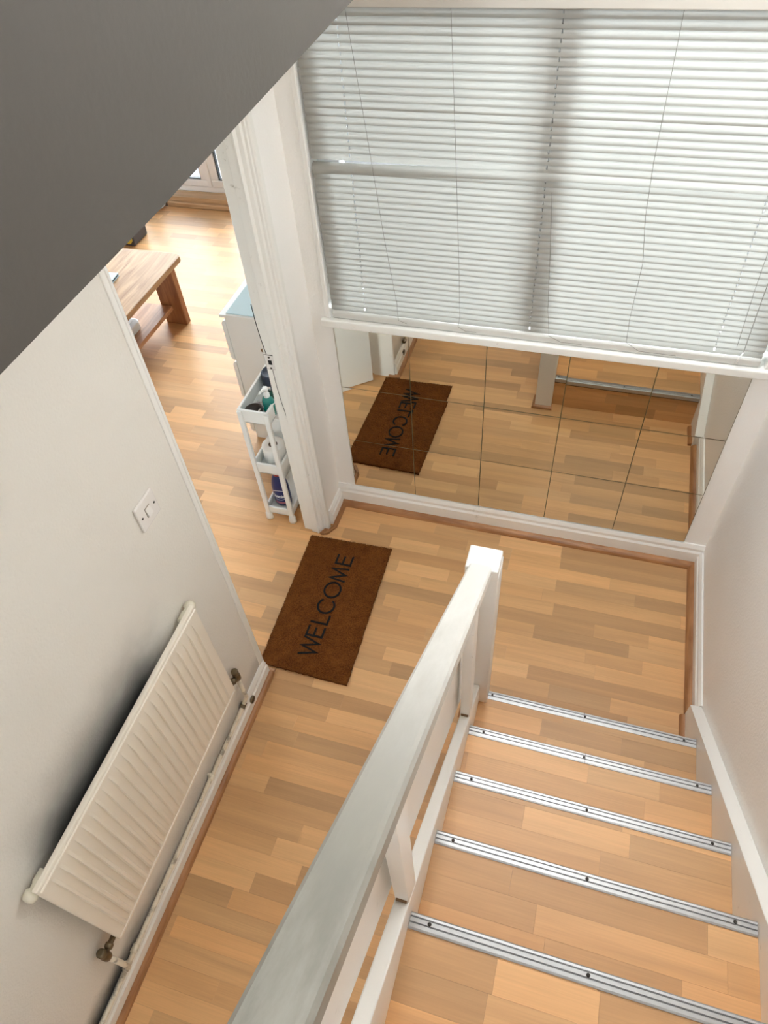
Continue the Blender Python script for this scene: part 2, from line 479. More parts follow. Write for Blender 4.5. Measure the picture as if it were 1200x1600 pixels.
M['navy'] = plain('navy_plastic', (0.012, 0.022, 0.13), 0.3)
M['red'] = plain('red_plastic', (0.42, 0.035, 0.03), 0.35)
M['white_print'] = plain('white_print', (0.85, 0.87, 0.9), 0.5)
M['pink_print'] = plain('pink_print', (0.55, 0.16, 0.22), 0.5)
M['teal'] = plain('teal_soap', (0.0, 0.22, 0.19), 0.15, coat=0.5)
M['pump'] = plain('pump_white', (0.9, 0.91, 0.9), 0.3)
M['slate'] = plain('slate_plastic', (0.035, 0.05, 0.085), 0.45)
M['brown_black'] = plain('brown_black_plastic', (0.03, 0.018, 0.014), 0.35)
M['steel'] = plain('steel', (0.6, 0.6, 0.6), 0.25, 1.0)
M['green'] = plain('green_plastic', (0.02, 0.10, 0.07), 0.3)
M['grey_dark'] = plain('dark_grey_plastic', (0.045, 0.047, 0.06), 0.45)
M['yellow'] = plain('yellow_plastic', (0.62, 0.56, 0.08), 0.4)
M['bag'] = plain('white_film', (0.74, 0.77, 0.84), 0.45)
M['blue_paper'] = plain('pale_blue_card', (0.42, 0.60, 0.66), 0.5)
M['device'] = plain('pale_grey_plastic', (0.66, 0.72, 0.74), 0.3)
M['paving'] = plain('slate_paving', (0.034, 0.034, 0.038), 0.9, var=0.15, vscale=3)
M['tarmac'] = plain('dark_tarmac', (0.010, 0.010, 0.011), 0.9)
M['brick'] = plain('dark_cladding', (0.02, 0.019, 0.018), 0.9, var=0.3, vscale=12)
M['carpet'] = plain('landing_paint', (0.45, 0.40, 0.34), 0.9)
M['rust'] = plain('bare_wood_chip', (0.20, 0.11, 0.05), 0.8)
M['hole'] = plain('dark_hole', (0.01, 0.009, 0.008), 0.9)

# ------------------------------------------------------------------ key dimensions (metres)
XL, XR = -0.085, 1.59          # hall walls
XLV = -0.20                    # living-room face of the party wall
D0, D1 = -0.98, -0.22          # doorway between these Y values
CEIL = 2.345
YB = -4.6                      # back wall of the stairwell
TOP = 4.8
RISE, GO, Y1 = 0.18, 0.225, -0.927
SX0, SX1 = 0.797, 1.548        # tread ends
BULK_X = 0.60
WZ0, WZ1 = 1.075, 2.11         # hall window opening
WX0, WX1 = -0.01, 1.53
LX0, LY0, LY1 = -4.3, -2.6, 2.84
def nose(k): return Y1-GO*(k-1)

# ------------------------------------------------------------------ floor
mb = MB()
mb.box(LX0, XR, YB, LY1, -0.08, -0.009)
floor = struct(mb.build('floor', M['sub']), 'pale beech strip laminate running through hall and living room')

PW = 0.0635
staves = []
def add_staves(x0, x1, y0, y1, r):
    """rows of staves between the limits, phase locked to the hall's far wall"""
    k0 = math.floor((-0.11-y1)/PW)-1; k1 = math.ceil((-0.11-y0)/PW)+1
    for k in range(k0, k1+1):
        ya, yb = -0.11-PW*(k+1), -0.11-PW*k
        a, b = max(ya, y0), min(yb, y1)
        if b-a < 0.004: continue
        x = x0-r.uniform(0, 0.4)
        while x < x1:
            ln = r.choice((0.22, 0.30, 0.36, 0.43, 0.50, 0.60))*r.uniform(0.9, 1.1)
            if x+ln > x1-0.06: ln = x1-x
            if 0 < x+ln-x0 < 0.06: ln += 0.06
            xa, xb = max(x, x0), min(x+ln, x1)
            if xb-xa > 0.0: staves.append((xa, xb, a, b, r.random(), r.random(), r.random()))
            x += ln+1e-6
rr = random.Random(21)
RA, RB = -0.11-PW*2, -0.11-PW*14
add_staves(XL, XR, RA, 0.0, rr)
add_staves(XL, 0.775, -3.2, RB, rr)
add_staves(-3.9, XR, RB, RA, rr)
add_staves(-3.9, XLV-0.02, -1.6, RB, rr)
add_staves(-3.9, XLV-0.02, RA, 2.70, rr)
add_staves(XLV-0.02, XL, RA, RA+PW, rr)
def stave_mesh(mb, st):
    xa, xb, a, b = st[:4]
    g = 0.00015
    mb.box(xa+g, xb-g, a+g, b-g, -0.009, 0.0, 0.0)
cpos = Vector((0.94, -2.12, 0))
def seen(st):
    x, y = (st[0]+st[1])/2, (st[2]+st[3])/2
    if x > XL: return True
    return y > -0.5-0.9*(x+0.2)*0 and y > -0.98-(x+0.085)*0.0 and (y+0.98) > (-(x+0.085))*0.9
order = sorted(staves, key=lambda t: (0 if seen(t) else 1, ((t[0]+t[1])/2-0.94)**2+((t[2]+t[3])/2+2.12)**2))
for st in order[:292]:
    mb = MB(); stave_mesh(mb, st)
    mb.build('plank', M['lam'], floor, tone=(st[4], st[5], st[6], 1))
# the staves further off, joined
bm = bmesh.new(); lay = bm.verts.layers.float_color.new('tone')
for st in order[292:]:
    xa, xb, a, b = st[:4]; g = 0.00015
    vs = [bm.verts.new(p) for p in ((xa+g, a+g, 0), (xb-g, a+g, 0), (xb-g, b-g, 0), (xa+g, b-g, 0), (xa+g, a+g, -.009), (xb-g, a+g, -.009), (xb-g, b-g, -.009), (xa+g, b-g, -.009))]
    for v in vs: v[lay] = (st[4], st[5], st[6], 1)
    for f in ((0, 1, 2, 3), (0, 4, 5, 1), (1, 5, 6, 2), (2, 6, 7, 3), (3, 7, 4, 0)): bm.faces.new([vs[i] for i in f])
me = bpy.data.meshes.new('far_planks'); bm.to_mesh(me); bm.free(); me.materials.append(M['lam'])
o = bpy.data.objects.new('far_planks', me); COL.objects.link(o); o.parent = floor; o['kind'] = 'stuff'

# ------------------------------------------------------------------ walls and ceilings
mb = MB()
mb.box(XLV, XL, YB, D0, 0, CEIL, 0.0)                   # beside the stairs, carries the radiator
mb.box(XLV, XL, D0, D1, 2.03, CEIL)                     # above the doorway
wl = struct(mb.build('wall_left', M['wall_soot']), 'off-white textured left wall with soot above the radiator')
mb = MB(); mb.box(XLV, XL, D1+0.0505, 0.0, 0, CEIL)
struct(mb.build('wall_left', M['wall']), 'narrow wall stub between doorway and mirrored wall')
mb = MB(); mb.box(XLV, XL, 0.15, LY1, 0, CEIL)
struct(mb.build('wall_left', M['wall']))
mb = MB(); mb.box(XL+0.001, XL+0.05, 0.151, LY1, -0.12, TOP)
struct(mb.build('wall_outer', M['brick']), 'dark clad outside wall left of the hall window')
mb = MB(); mb.box(XR, XR+0.12, YB, 0.15, 0, TOP)
struct(mb.build('wall_right', M['wall']), 'off-white textured wall along the right of the stairs')
mb = MB()
mb.box(XLV, XR, 0.0, 0.15, 0, WZ0-0.045)
mb.box(XLV, WX0, 0.0, 0.15, WZ0-0.045, WZ1)
mb.box(WX1, XR, 0.0, 0.15, WZ0-0.045, WZ1)
mb.box(XLV, XR, 0.0, 0.15, WZ1, TOP)
struct(mb.build('wall_far', M['wall']), 'white wall below and around the blind-covered window')
mb = MB()
mb.box(XLV, XR, YB-0.12, YB, 0, 3.2); mb.box(XLV, 0.65, YB-0.12, YB, 3.2, TOP); mb.box(1.55, XR, YB-0.12, YB, 3.2, TOP); mb.box(0.65, 1.55, YB-0.12, YB, 4.3, TOP)
struct(mb.build('wall_back', M['wall']))
mb = MB()
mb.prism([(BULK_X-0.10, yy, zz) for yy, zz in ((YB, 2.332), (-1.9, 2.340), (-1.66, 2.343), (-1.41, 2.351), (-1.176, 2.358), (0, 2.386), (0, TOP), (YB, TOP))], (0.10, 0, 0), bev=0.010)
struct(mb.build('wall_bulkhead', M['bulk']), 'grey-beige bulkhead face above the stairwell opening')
mb = MB(); mb.box(XLV, BULK_X-0.10, YB, 0.0, CEIL, CEIL+0.1)
struct(mb.build('ceiling', M['ceiling']))
mb = MB(); mb.box(BULK_X, XR, YB, 0.0, TOP, TOP+0.1)
struct(mb.build('ceiling_upper', M['ceiling']))
mb = MB()
mb.box(LX0, XLV, LY0, LY1+0.1, CEIL, CEIL+0.1)
struct(mb.build('ceiling_living', M['ceiling']))
mb = MB(); mb.box(LX0-0.1, LX0, LY0, LY1, 0, CEIL)
struct(mb.build('wall_living_west', M['wall']))
mb = MB(); mb.box(LX0, XLV, LY0-0.1, LY0, 0, CEIL)
struct(mb.build('wall_living_south', M['wall']))
PX0, PX1, PZ1 = -3.4, -1.0, 2.08
mb = MB()
mb.box(LX0, PX0, LY1, LY1+0.12, 0, CEIL); mb.box(PX1, XLV, LY1, LY1+0.12, 0, CEIL); mb.box(PX0, PX1, LY1, LY1+0.12, PZ1, CEIL); mb.box(PX0, PX1, LY1, LY1+0.12, 0, 0.075)
struct(mb.build('wall_living_north', M['wall']))
mb = MB(); mb.box(-14, XLV, LY1, 16, -0.3, -0.12)
struct(mb.build('ground', M['paving']), 'slate paving outside the patio doors')
mb = MB(); mb.box(XLV, 14, 0.15, 16, -0.3, -0.12)
struct(mb.build('ground', M['tarmac']), 'dark ground outside the hall window')

# ------------------------------------------------------------------ skirting boards and wooden beading
def skirt_prof(h, t): return [(0, 0), (t, 0), (t, h*0.66), (t*0.72, h*0.74), (t*0.72, h*0.86), (t*0.35, h), (0, h)]
def skirt_y(mb, xw, sgn, y0, y1, h=0.095, t=0.02):
    mb.prism([(xw+sgn*a, y0, b) for a, b in skirt_prof(h, t)], (0, y1-y0, 0))
def skirt_x(mb, yw, x0, x1, h=0.125, t=0.02):
    mb.prism([(x0, yw-a, b) for a, b in skirt_prof(h, t)], (x1-x0, 0, 0))
mb = MB(); skirt_y(mb, XL, 1, YB, D0+0.0)
struct(mb.build('baseboard_left', M['gloss_worn']), 'grubby white skirting under the radiator pipe')
mb = MB(); skirt_y(mb, XL, 1, D1+0.052, 0.0)
struct(mb.build('baseboard_left', M['gloss']), 'short white skirting between door frame and far wall')
mb = MB(); skirt_x(mb, 0.0, XL+0.0, XR)
struct(mb.build('baseboard_far', M['gloss']), 'white moulded skirting under the mirror tiles')
mb = MB(); skirt_y(mb, XR, -1, -0.745, -0.02)
struct(mb.build('baseboard_right', M['gloss_worn']), 'chipped white skirting at foot of right wall')
def quarter(r, n=5): return [(0, 0)]+[(r*math.cos(math.pi/2*i/n), r*math.sin(math.pi/2*i/n)) for i in range(n+1)]
def bead_y(x, sgn, y0, y1, r=0.02, nm='trim_1'):
    mb = MB(); mb.prism([(x+sgn*a, y0, b) for a, b in quarter(r)], (0, y1-y0, 0))
    return struct(mb.build(nm, M['bead']))
def bead_x(y, sgn, x0, x1, r=0.022, nm='trim_1'):
    mb = MB(); mb.prism([(x0, y+sgn*a, b) for a, b in quarter(r)], (x1-x0, 0, 0))
    return struct(mb.build(nm, M['bead']))
bead_y(XL+0.02, 1, YB, D0+0.0, nm='trim_1')
bead_x(D0+0.0, 1, XL-0.03, XL+0.038, 0.018, nm='trim_2')
bead_x(-0.02, -1, XL+0.02, XR-0.02, 0.026, nm='trim_3')
bead_y(XR-0.02, -1, -0.742, -0.02, 0.024, nm='trim_4')
bead_y(XL+0.02, 1, D1+0.034, -0.02, 0.018, nm='trim_5')
mb = MB()   # short mitred pieces of beading round the foot of the architrave
mb.prism([(-0.112, D1-0.024, 0), (-0.092, D1-0.022, 0), (-0.078, D1+0.010, 0), (-0.098, D1+0.010, 0)], (0, 0, 0.017), bev=0.003)
mb.prism([(-0.090, D1-0.021, 0), (-0.075, D1-0.014, 0), (-0.048, D1+0.034, 0), (-0.064, D1+0.034, 0), (-0.076, D1+0.011, 0)], (0, 0, 0.017), bev=0.003)
struct(mb.build('trim_6', M['bead']))
bead_y(SX1, -1, -0.905, -0.752, 0.018, nm='trim_7')

# ------------------------------------------------------------------ doorway frame (door_1) and its strike plate
d1 = bpy.data.objects.new('door_1', None); COL.objects.link(d1); d1.location = (-0.14, D1, 0); struct(d1, 'white painted door frame with moulded architrave and strike plate')
mb = MB()
mb.box(XLV+0.002, -0.128, D1-0.004, D1+0.05, 0, 2.03, 0.002)
mb.build('jamb', M['gloss_worn'], d1)
mb = MB(); mb.box(XLV-0.005, XL+0.004, D0-0.022, D0+0.006, 0, 2.03, 0.003, 2)
mb.build('jamb', M['gloss_worn'], d1)
mb = MB(); mb.box(XLV-0.005, XL+0.004, D0, D1, 2.0, 2.03)
mb.build('head', M['gloss_worn'], d1)
mb = MB(); mb.box(-0.157, -0.1275, D1-0.014, D1-0.0035, 0, 2.0, 0.003, 2)
mb.build('door_stop', M['gloss_worn'], d1)
mb = MB()   # moulded architrave on the hall side
pr = [(-0.1280, D1+0.050), (-0.1280, D1-0.016), (-0.1215, D1-0.0165), (-0.1190, D1-0.012), (-0.1165, D1-0.004), (-0.1040, D1-0.001), (-0.1005, D1+0.008),
      (-0.0925, D1+0.009), (-0.0900, D1+0.014), (-0.0845, D1+0.016), (-0.0790, D1+0.022), (-0.0785, D1+0.036), (-0.0830, D1+0.044), (-0.0835, D1+0.050)]
mb.prism([(a, b, 0) for a, b in pr], (0, 0, 2.07))
mb.build('architrave', M['gloss_worn'], d1)
mb = MB(); mb.box(XL+0.0005, XL+0.006, D0-0.006, D0+0.006, 0.0, 2.07, 0.002)
mb.build('edge_strip', M['gloss'], d1)
mb = MB()
mb.box(XLV-0.018, XLV-0.001, D0-0.066, D0-0.002, 0, 2.05, 0.004)
mb.build('architrave', M['gloss'], d1)
sp = MB(); sp.box(-0.1960, -0.1600, D1-0.0070, D1-0.0046, 0.962, 1.026, 0.001)
spo = sp.build('strike_plate', M['switch'], d1)
mb = MB(); mb.box(-0.1975, -0.1585, D1-0.0045, D1-0.0041, 0.9600, 1.0280); mb.build('plate_recess', M['hole'], d1)
mb = MB(); mb.box(-0.1835, -0.1685, D1-0.0080, D1-0.0069, 0.985, 1.005, 0.005, 3); mb.build('latch_hole', M['hole'], spo)
for zc in (1.018, 0.968):
    mb = MB(); mb.lathe([(0.0045, 0), (0.004, -0.0012)], (-0.177, D1-0.0069, zc), 10, axis='Y'); mb.build('screw', M['screw_dark'], spo)
mb = MB()   # split in the old paint running up and down from the plate
pts = [(-0.200, 1.24), (-0.199, 1.17), (-0.194, 1.10), (-0.189, 1.05), (-0.186, 1.03)]
mb.tube([(a, D1-0.0042, b) for a, b in pts], 0.0016, 5)
pts = [(-0.174, 0.960), (-0.173, 0.88), (-0.168, 0.80), (-0.1595, 0.72), (-0.1590, 0.66)]
mb.tube([(a, D1-0.0042, b) for a, b in pts], 0.0012, 5)
mb.build('paint_split', M['hole'], d1)
mb = MB(); mb.lathe([(0.010, 0.0), (0.006, 0.002), (0.001, 0.0025)], (-0.196, D1-0.003, 1.043), 7, axis='Y', smooth=False); mb.build('bare_patch', M['rust'], d1)

# door leaf standing open into the living room (seen in the mirror)
dl = thing('panel_door', 'plain white door leaf standing open into the living room', 'door', (-0.19, -0.955, 0.008))
ang = math.atan2(0.617, -0.787)
R = Matrix.Translation(Vector((-0.215, -0.945, 0))) @ Matrix.Rotation(ang, 4, 'Z')
mb = MB(); mb.box(0, 0.72, -0.0375, 0, 0.008, 1.985, 0.002, mat=R); mb.build('leaf', M['cart'], dl)
mb = MB()
for yy, sg in ((0.0, 1), (-0.0375, -1)):
    mb.tube([R @ Vector((0.66, yy, 1.0)), R @ Vector((0.66, yy+sg*0.045, 1.0)), R @ Vector((0.56, yy+sg*0.05, 1.0))], 0.009, 8)
mb.build('handle', M['steel'], dl)

# ------------------------------------------------------------------ hall window, sill
win = bpy.data.objects.new('window_1', None); COL.objects.link(win); win.location = (0.76, 0.08, WZ0); struct(win, 'white window behind the venetian blind')
def frame_box(x0, x1, z0, z1, nm, mat=M['upvc'], y0=0.070, y1=0.125, par=None):
    mb = MB(); mb.box(x0, x1, y0, y1, z0, z1, 0.004); return mb.build(nm, mat, par or win)
frame_box(WX0, WX0+0.08, WZ0, WZ1, 'frame'); frame_box(WX1-0.05, WX1, WZ0, WZ1, 'frame')
frame_box(WX0+0.08, WX1-0.05, WZ0, WZ0+0.05, 'frame'); frame_box(WX0+0.08, WX1-0.05, WZ1-0.05, WZ1, 'frame')
frame_box(0.715, 0.805, WZ0+0.05, WZ1-0.05, 'mullion', y0=0.050)
for a, b in ((WX0+0.08, 0.715), (0.805, WX1-0.05)):
    mb = MB(); mb.box(a, b, 0.095, 0.099, WZ0+0.05, WZ1-0.05); mb.build('pane', M['glass'], win)
mb = MB()
mb.box(WX0-0.03, WX1+0.02, -0.022, 0.07, WZ0-0.045, WZ0-0.012, 0.005, 2)
mb.build('window_sill', M['gloss_worn'], win)
mb = MB(); mb.box(WX0-0.012, WX0+0.006, -0.008, 0.068, WZ0-0.012, WZ1, 0.003); mb.build('reveal_trim', M['gloss'], win)
mb = MB(); mb.box(WX1-0.008, WX1+0.012, -0.008, 0.068, WZ0-0.012, WZ1, 0.003); mb.build('reveal_trim', M['gloss'], win)

# ------------------------------------------------------------------ venetian blind
BX0, BX1 = 0.004, 1.506
vb = thing('venetian_blind', 'closed white venetian blind filling the hall window above the mirror tiles', 'blind', (0.755, 0.012, WZ0))
PIT = 0.0213
CX = (0.135, 0.745, 1.355)
SW = 0.0320; TILT = math.radians(67)
def slat_mesh(twist=None):
    bm = bmesh.new()
    if twist: xs = [BX0+(BX1-BX0)*i/24 for i in range(25)]
    else:
        xs = [BX0]
        for c in CX: xs += [c-0.0022, c+0.0022]
        xs.append(BX1)
    n = 7
    def prof(x):
        tl, dz = (TILT, 0.0) if not twist else twist(x)
        out = []
        for i in range(n+1):
            q = (i/n-0.5)*SW
            bul = 0.0046*(1-(2*i/n-1)**2)
            # room edge (i = 0) low
            out.append((q*math.cos(tl)-bul*math.sin(tl), q*math.sin(tl)+bul*math.cos(tl)+dz))
        return out
    g = [[bm.verts.new((x-0.755, y, z)) for (y, z) in prof(x)] for x in xs]
    for a in range(len(xs)-1):
        hole = (not twist) and a % 2 == 1
        for i in range(n):
            if hole and i in (2, 3, 4): continue
            f = bm.faces.new([g[a][i], g[a+1][i], g[a+1][i+1], g[a][i+1]]); f.smooth = True
    me = bpy.data.meshes.new('slat'); bm.to_mesh(me); bm.free(); me.materials.append(M['slat'])
    return me
sm = slat_mesh()
def slump(x):       # the slat that has come off its ladder at the left end
    t = max(0.0, 1-(x-BX0)/0.80)
    return TILT+math.radians(6)*t, -0.024*t
sm_twist = slat_mesh(slump)
nsl = int((2.066-(WZ0+0.028))/PIT)
for i in range(nsl):
    z = WZ0+0.036+PIT*i
    twisted = abs(z-1.640) < PIT/2
    o = bpy.data.objects.new('slat', sm_twist if twisted else sm); COL.objects.link(o); o.parent = vb
    o.location = (rnd.uniform(-0.001, 0.001), rnd.uniform(-0.0004, 0.0004)-(0.005 if twisted else 0), z-WZ0+rnd.uniform(-0.0004, 0.0004))
    o.rotation_euler = (math.radians(rnd.uniform(-2, 2)), rnd.uniform(-0.0006, 0.0006), 0)
    if abs(z-1.785) < PIT/2:       # one slat turned flatter against its neighbour
        o.rotation_euler = (math.radians(14), 0, 0); o.location.y -= 0.003
mb = MB(); mb.box(BX0, BX1, -0.016, 0.028, 2.058, WZ1-0.003, 0.003, 2); mb.build('headrail', M['headrail'], vb)
mb = MB(); mb.box(BX0, BX1, -0.006, 0.024, WZ0-0.009, WZ0+0.020, 0.006, 3); mb.build('bottom_rail', M['rail_enamel'], vb)
def cord(pts, r=0.0008, mat='cord'):
    mb = MB(); mb.tube(pts, r, 5); return mb.build('cord', M[mat], vb)
for c in CX:
    cord([(c, 0.0125, WZ0+0.008), (c, 0.0125, WZ1-0.03)], 0.0007)
yc = -0.008
cord([(0.165, yc, WZ1-0.03), (0.20, yc, 1.75), (0.235, yc, 1.40), (0.265, yc, 1.16), (0.268, yc-0.003, 1.092), (0.30, yc-0.006, 1.084)])
cord([(0.457, yc, WZ1-0.03), (0.475, yc, 1.7), (0.49, yc, 1.35), (0.497, yc, 1.14), (0.492, yc-0.004, 1.095), (0.52, yc-0.007, 1.082), (0.56, yc-0.007, 1.083)])
cord([(0.768, yc, 1.60), (0.785, yc, 1.40), (0.80, yc, 1.20), (0.815, yc-0.003, 1.10), (0.86, yc-0.007, 1.082), (0.93, yc-0.007, 1.083)])
cord([(1.028, yc, WZ1-0.03), (1.035, yc, 1.7), (1.045, yc, 1.55), (1.068, yc, 1.40), (1.068, yc, 1.20), (1.074, yc-0.003, 1.11), (1.12, yc-0.007, 1.083), (1.24, yc-0.007, 1.082)])
cord([(1.385, yc, WZ1-0.03), (1.40, yc-0.002, 1.6), (1.405, yc-0.002, 1.35), (1.415, yc-0.004, 1.14)])
cord([(1.42, yc, WZ1-0.03), (1.43, yc-0.004, 1.6), (1.435, yc-0.004, 1.3), (1.440, yc-0.006, 1.12)], 0.0011)
mb = MB(); mb.tube([(1.440, yc-0.007, 1.125), (1.428, yc-0.009, 1.083)], [0.0022, 0.004], 8); mb.build('cord_tassel', M['pump'], vb)

# ------------------------------------------------------------------ mirror tiles
mp_ = thing('mirror_panel', 'panel of fifteen square mirror tiles between skirting and window sill', 'mirror', (0.75, -0.001, 0.13))
for i in range(5):
    for j in range(3):
        mb = MB()
        x0, x1, z0, z1 = 0.3*i, 0.3*i+0.3, 0.13+0.3*j, 0.43+0.3*j
        g = 0.0016
        gv = mb.box(x0+g, x1-g, -0.0045, -0.0005, z0+g, z1-g, 0.0)
        for f in mb.bm.faces:
            c = f.calc_center_median()
            f.material_index = 0 if c.y < -0.0044 else 1
        tl = mb.build('mirror_tile', [M['mirror'], M['mirror_edge']], mp_)
        ax = rnd.gauss(0, 0.0022); az = rnd.gauss(0, 0.0022)+(0.005 if i == 0 else 0)
        cx, cz = (x0+x1)/2-0.75, (z0+z1)/2-0.13
        for v in tl.data.vertices:
            if v.co.y < -0.002: v.co.y += ax*(v.co.z-cz)+az*(v.co.x-cx)
mb = MB(); mb.box(-0.001, 1.501, -0.0012, -0.0004, 0.129, 1.029); mb.build('adhesive_backing', M['mirror_edge'], mp_)

# ------------------------------------------------------------------ staircase
st = thing('staircase', 'beech laminate staircase with aluminium nosings and white stringers', 'stairs', (1.17, -0.93, 0))
NST = 8
def tone(r): return (r.random(), r.random(), r.random(), 1)
def row_staves(x0, x1, r):
    x = x0; out = []
    x -= r.uniform(0, 0.2)
    while x < x1-0.001:
        ln = r.choice((0.20, 0.28, 0.34, 0.42, 0.50))*r.uniform(0.9, 1.1)
        a, b = max(x, x0), min(x+ln, x1)
        if x1-b < 0.05: b = x1
        if b-a > 0.012: out.append((a, b))
        x = b if b == x1 else x+ln
    return out
sr = random.Random(5)
for k in range(1, NST+1):
    yk, zk = nose(k), RISE*k
    mb = MB(); mb.box(SX0, SX1, yk-GO-0.02, yk-0.004, zk-0.03, zk-0.0065)
    tr = mb.build('tread', M['sub'], st)
    y = yk-0.012; ph = sr.uniform(0.2, 1.0)*PW
    lo = yk-GO-0.018
    first = True
    while y > lo+0.002:
        hgt = ph if first else PW; first = False
        y2 = max(y-hgt, lo)
        for a, b in row_staves(SX0, SX1, sr):
            m2 = MB(); g = 0.00015
            m2.box(a+g, b-g, y2+g, y-g, zk-0.0065, zk, 0.0)
            m2.build('plank', M['lam'], tr, tone=tone(sr))
        y = y2
    # riser with its own strips
    mb = MB(); mb.box(SX0, SX1, yk-0.040, yk-0.014, zk-RISE, zk-0.03)
    ri = mb.build('riser', M['sub'], st)
    z = zk-RISE
    while z < zk-0.008:
        z2 = min(z+PW, zk-0.0066)
        for a, b in row_staves(SX0, SX1, sr):
            m2 = MB(); g = 0.00015
            m2.box(a+g, b-g, yk-0.014, yk-0.007, z+g, z2-g)
            m2.build('plank', M['lam'], ri, tone=tone(sr))
        z = z2
    # aluminium nosing: ribbed top and a short front lip
    xa = 0.826 if k == 1 else SX0+0.001
    pf = [(-0.030, 0.0002), (-0.030, 0.0022), (-0.0255, 0.0032), (-0.0185, 0.0032), (-0.018, 0.0018), (-0.0155, 0.0018), (-0.015, 0.0034), (-0.0075, 0.0034), (-0.007, 0.002), (-0.0045, 0.002), (-0.004, 0.0032), (0.0005, 0.0030), (0.003, 0.0005), (0.003, -0.020), (0.0012, -0.020), (0.0012, 0.0002)]
    mb = MB(); vs = mb.prism([(xa, yk+a, zk+b) for a, b in pf], (SX1-0.001-xa, 0, 0))
    no = mb.build('nosing', M['alu'], st)
    for f in no.data.polygons: pass
    for ga in ((-0.0183, -0.0152), (-0.0073, -0.0042)):
        m2 = MB(); m2.box(xa+0.0005, SX1-0.0015, yk+ga[0]+0.0003, yk+ga[1]-0.0003, zk+0.0005, zk+0.00205); m2.build('groove', M['alu_groove'], no)
    for sx in (0.846, 1.172, 1.502):
        m2 = MB(); m2.lathe([(0.0042, 0.0), (0.0042, 0.0008), (0.002, 0.0016)], (sx+sr.uniform(-.006, .006), yk-0.0115, zk+0.0031), 10)
        m2.build('screw', M['screw_dark'], no)
    if k <= 2:
        m2 = MB(); m2.box(1.170, 1.1715, yk-0.0302, yk+0.0034, zk+0.0006, zk+0.0037); m2.build('joint', M['alu_groove'], no)
def slope_board(mb, x0, x1, y0, y1, zf, zlow, bev=0.003):
    mb.prism([(x0, y0, zf(y0)), (x0, y1, zf(y1)), (x0, y1, zlow(y1)), (x0, y0, zlow(y0))], (x1-x0, 0, 0), bev=bev)
YE = nose(NST)-GO
# right stringer against the wall
zr = lambda y: 0.102+0.80*(-0.763-y)
mb = MB()
mb.prism([(SX1, -0.745, 0.002), (SX1, -0.745, 0.088), (SX1, -0.763, 0.102), (SX1, YE, zr(YE)), (SX1, YE, zr(YE)-0.45), (SX1, -1.0, 0.002)], (XR-SX1-0.001, 0, 0), bev=0.003)
mb.build('stringer', M['gloss_worn'], st)
# left stringer, its top a little above the nosing line
zs = lambda y: 0.95+0.80*(-1.777-y)
mb = MB(); slope_board(mb, 0.766, SX0, -0.976, YE, zs, lambda y: max(0.002, zs(y)-0.42))
mb.build('stringer', M['gloss'], st)
mb = MB()
mb.prism([(0.772, -0.98, 0.002), (0.772, YE, 0.002), (0.772, YE, zs(YE)-0.40), (0.772, -0.98, max(0.01, zs(-0.98)-0.05))], (0.010, 0, 0))
mb.build('spandrel_panel', M['wall'], st)

# ------------------------------------------------------------------ banister
bn = thing('banister', 'white painted banister with capped newel post at the foot of the stairs', 'banister', (0.78, -0.93, 0))
mb = MB(); mb.box(0.737, 0.824, -0.974, -0.892, 0.0, 0.965, 0.002); mb.build('newel_post', M['gloss'], bn)
mb = MB(); mb.box(0.728, 0.822, -0.979, -0.898, 0.962, 1.0, 0.004, 2); mb.build('newel_cap', M['gloss'], bn)
zt = lambda y: 0.985+0.795*(-0.943-y)
def rail_pts(y):
    sx = 0.022*(-0.943-y)/1.17
    z = zt(y); x0, x1 = 0.739+sx, 0.803+sx
    return [(x0, y, z-0.006), (x0+0.005, y, z-0.0005), (x0+0.012, y, z), (x1-0.012, y, z), (x1-0.005, y, z-0.0008), (x1, y, z-0.009), (x1, y, z-0.045), (x1-0.006, y, z-0.052), (x0+0.006, y, z-0.052), (x0, y, z-0.045)]
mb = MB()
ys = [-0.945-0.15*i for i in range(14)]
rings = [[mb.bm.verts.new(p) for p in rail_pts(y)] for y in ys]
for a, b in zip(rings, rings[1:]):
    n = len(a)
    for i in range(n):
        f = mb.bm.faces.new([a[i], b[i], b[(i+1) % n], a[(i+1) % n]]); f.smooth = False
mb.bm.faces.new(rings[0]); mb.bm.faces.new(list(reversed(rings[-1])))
lab(mb.build('handrail', M['rail'], bn), 'sloping white handrail greyed by hand wear and painted-in shade')
# sloping board below the handrail, on the hall side of the posts
zb = lambda y: 0.845+0.80*(-1.628-y)
mb = MB(); slope_board(mb, 0.738, 0.753, -0.974, YE, lambda y: zb(y)+0.46, zb)
mb.build('side_board', M['gloss'], bn)
for yp in (-1.119, -1.777, -2.435):
    mb = MB()
    a, b = yp, yp-0.050
    mb.prism([(0.766, a, zs(a)+0.0005), (0.766, b, zs(b)+0.0005), (0.766, b, zt(b)-0.05), (0.766, a, zt(a)-0.05)], (0.030, 0, 0), bev=0.0015)
    po = mb.build('post', M['gloss'], bn)
    m2 = MB(); m2.box(0.769, 0.792, b-0.004, b+0.002, zs(b)+0.0005, zs(b)+0.012, 0.001); m2.build('bare_wood_gap', M['rust'], po)
# beading round the newel foot
mb = MB()
mb.prism([(0.730, -0.892+a, b) for a, b in quarter(0.016)], (0.100, 0, 0)); mb.prism([(0.737-a, -0.974, b) for a, b in quarter(0.016)], (0, 0.098, 0))
mb.build('beading', M['bead'], bn)

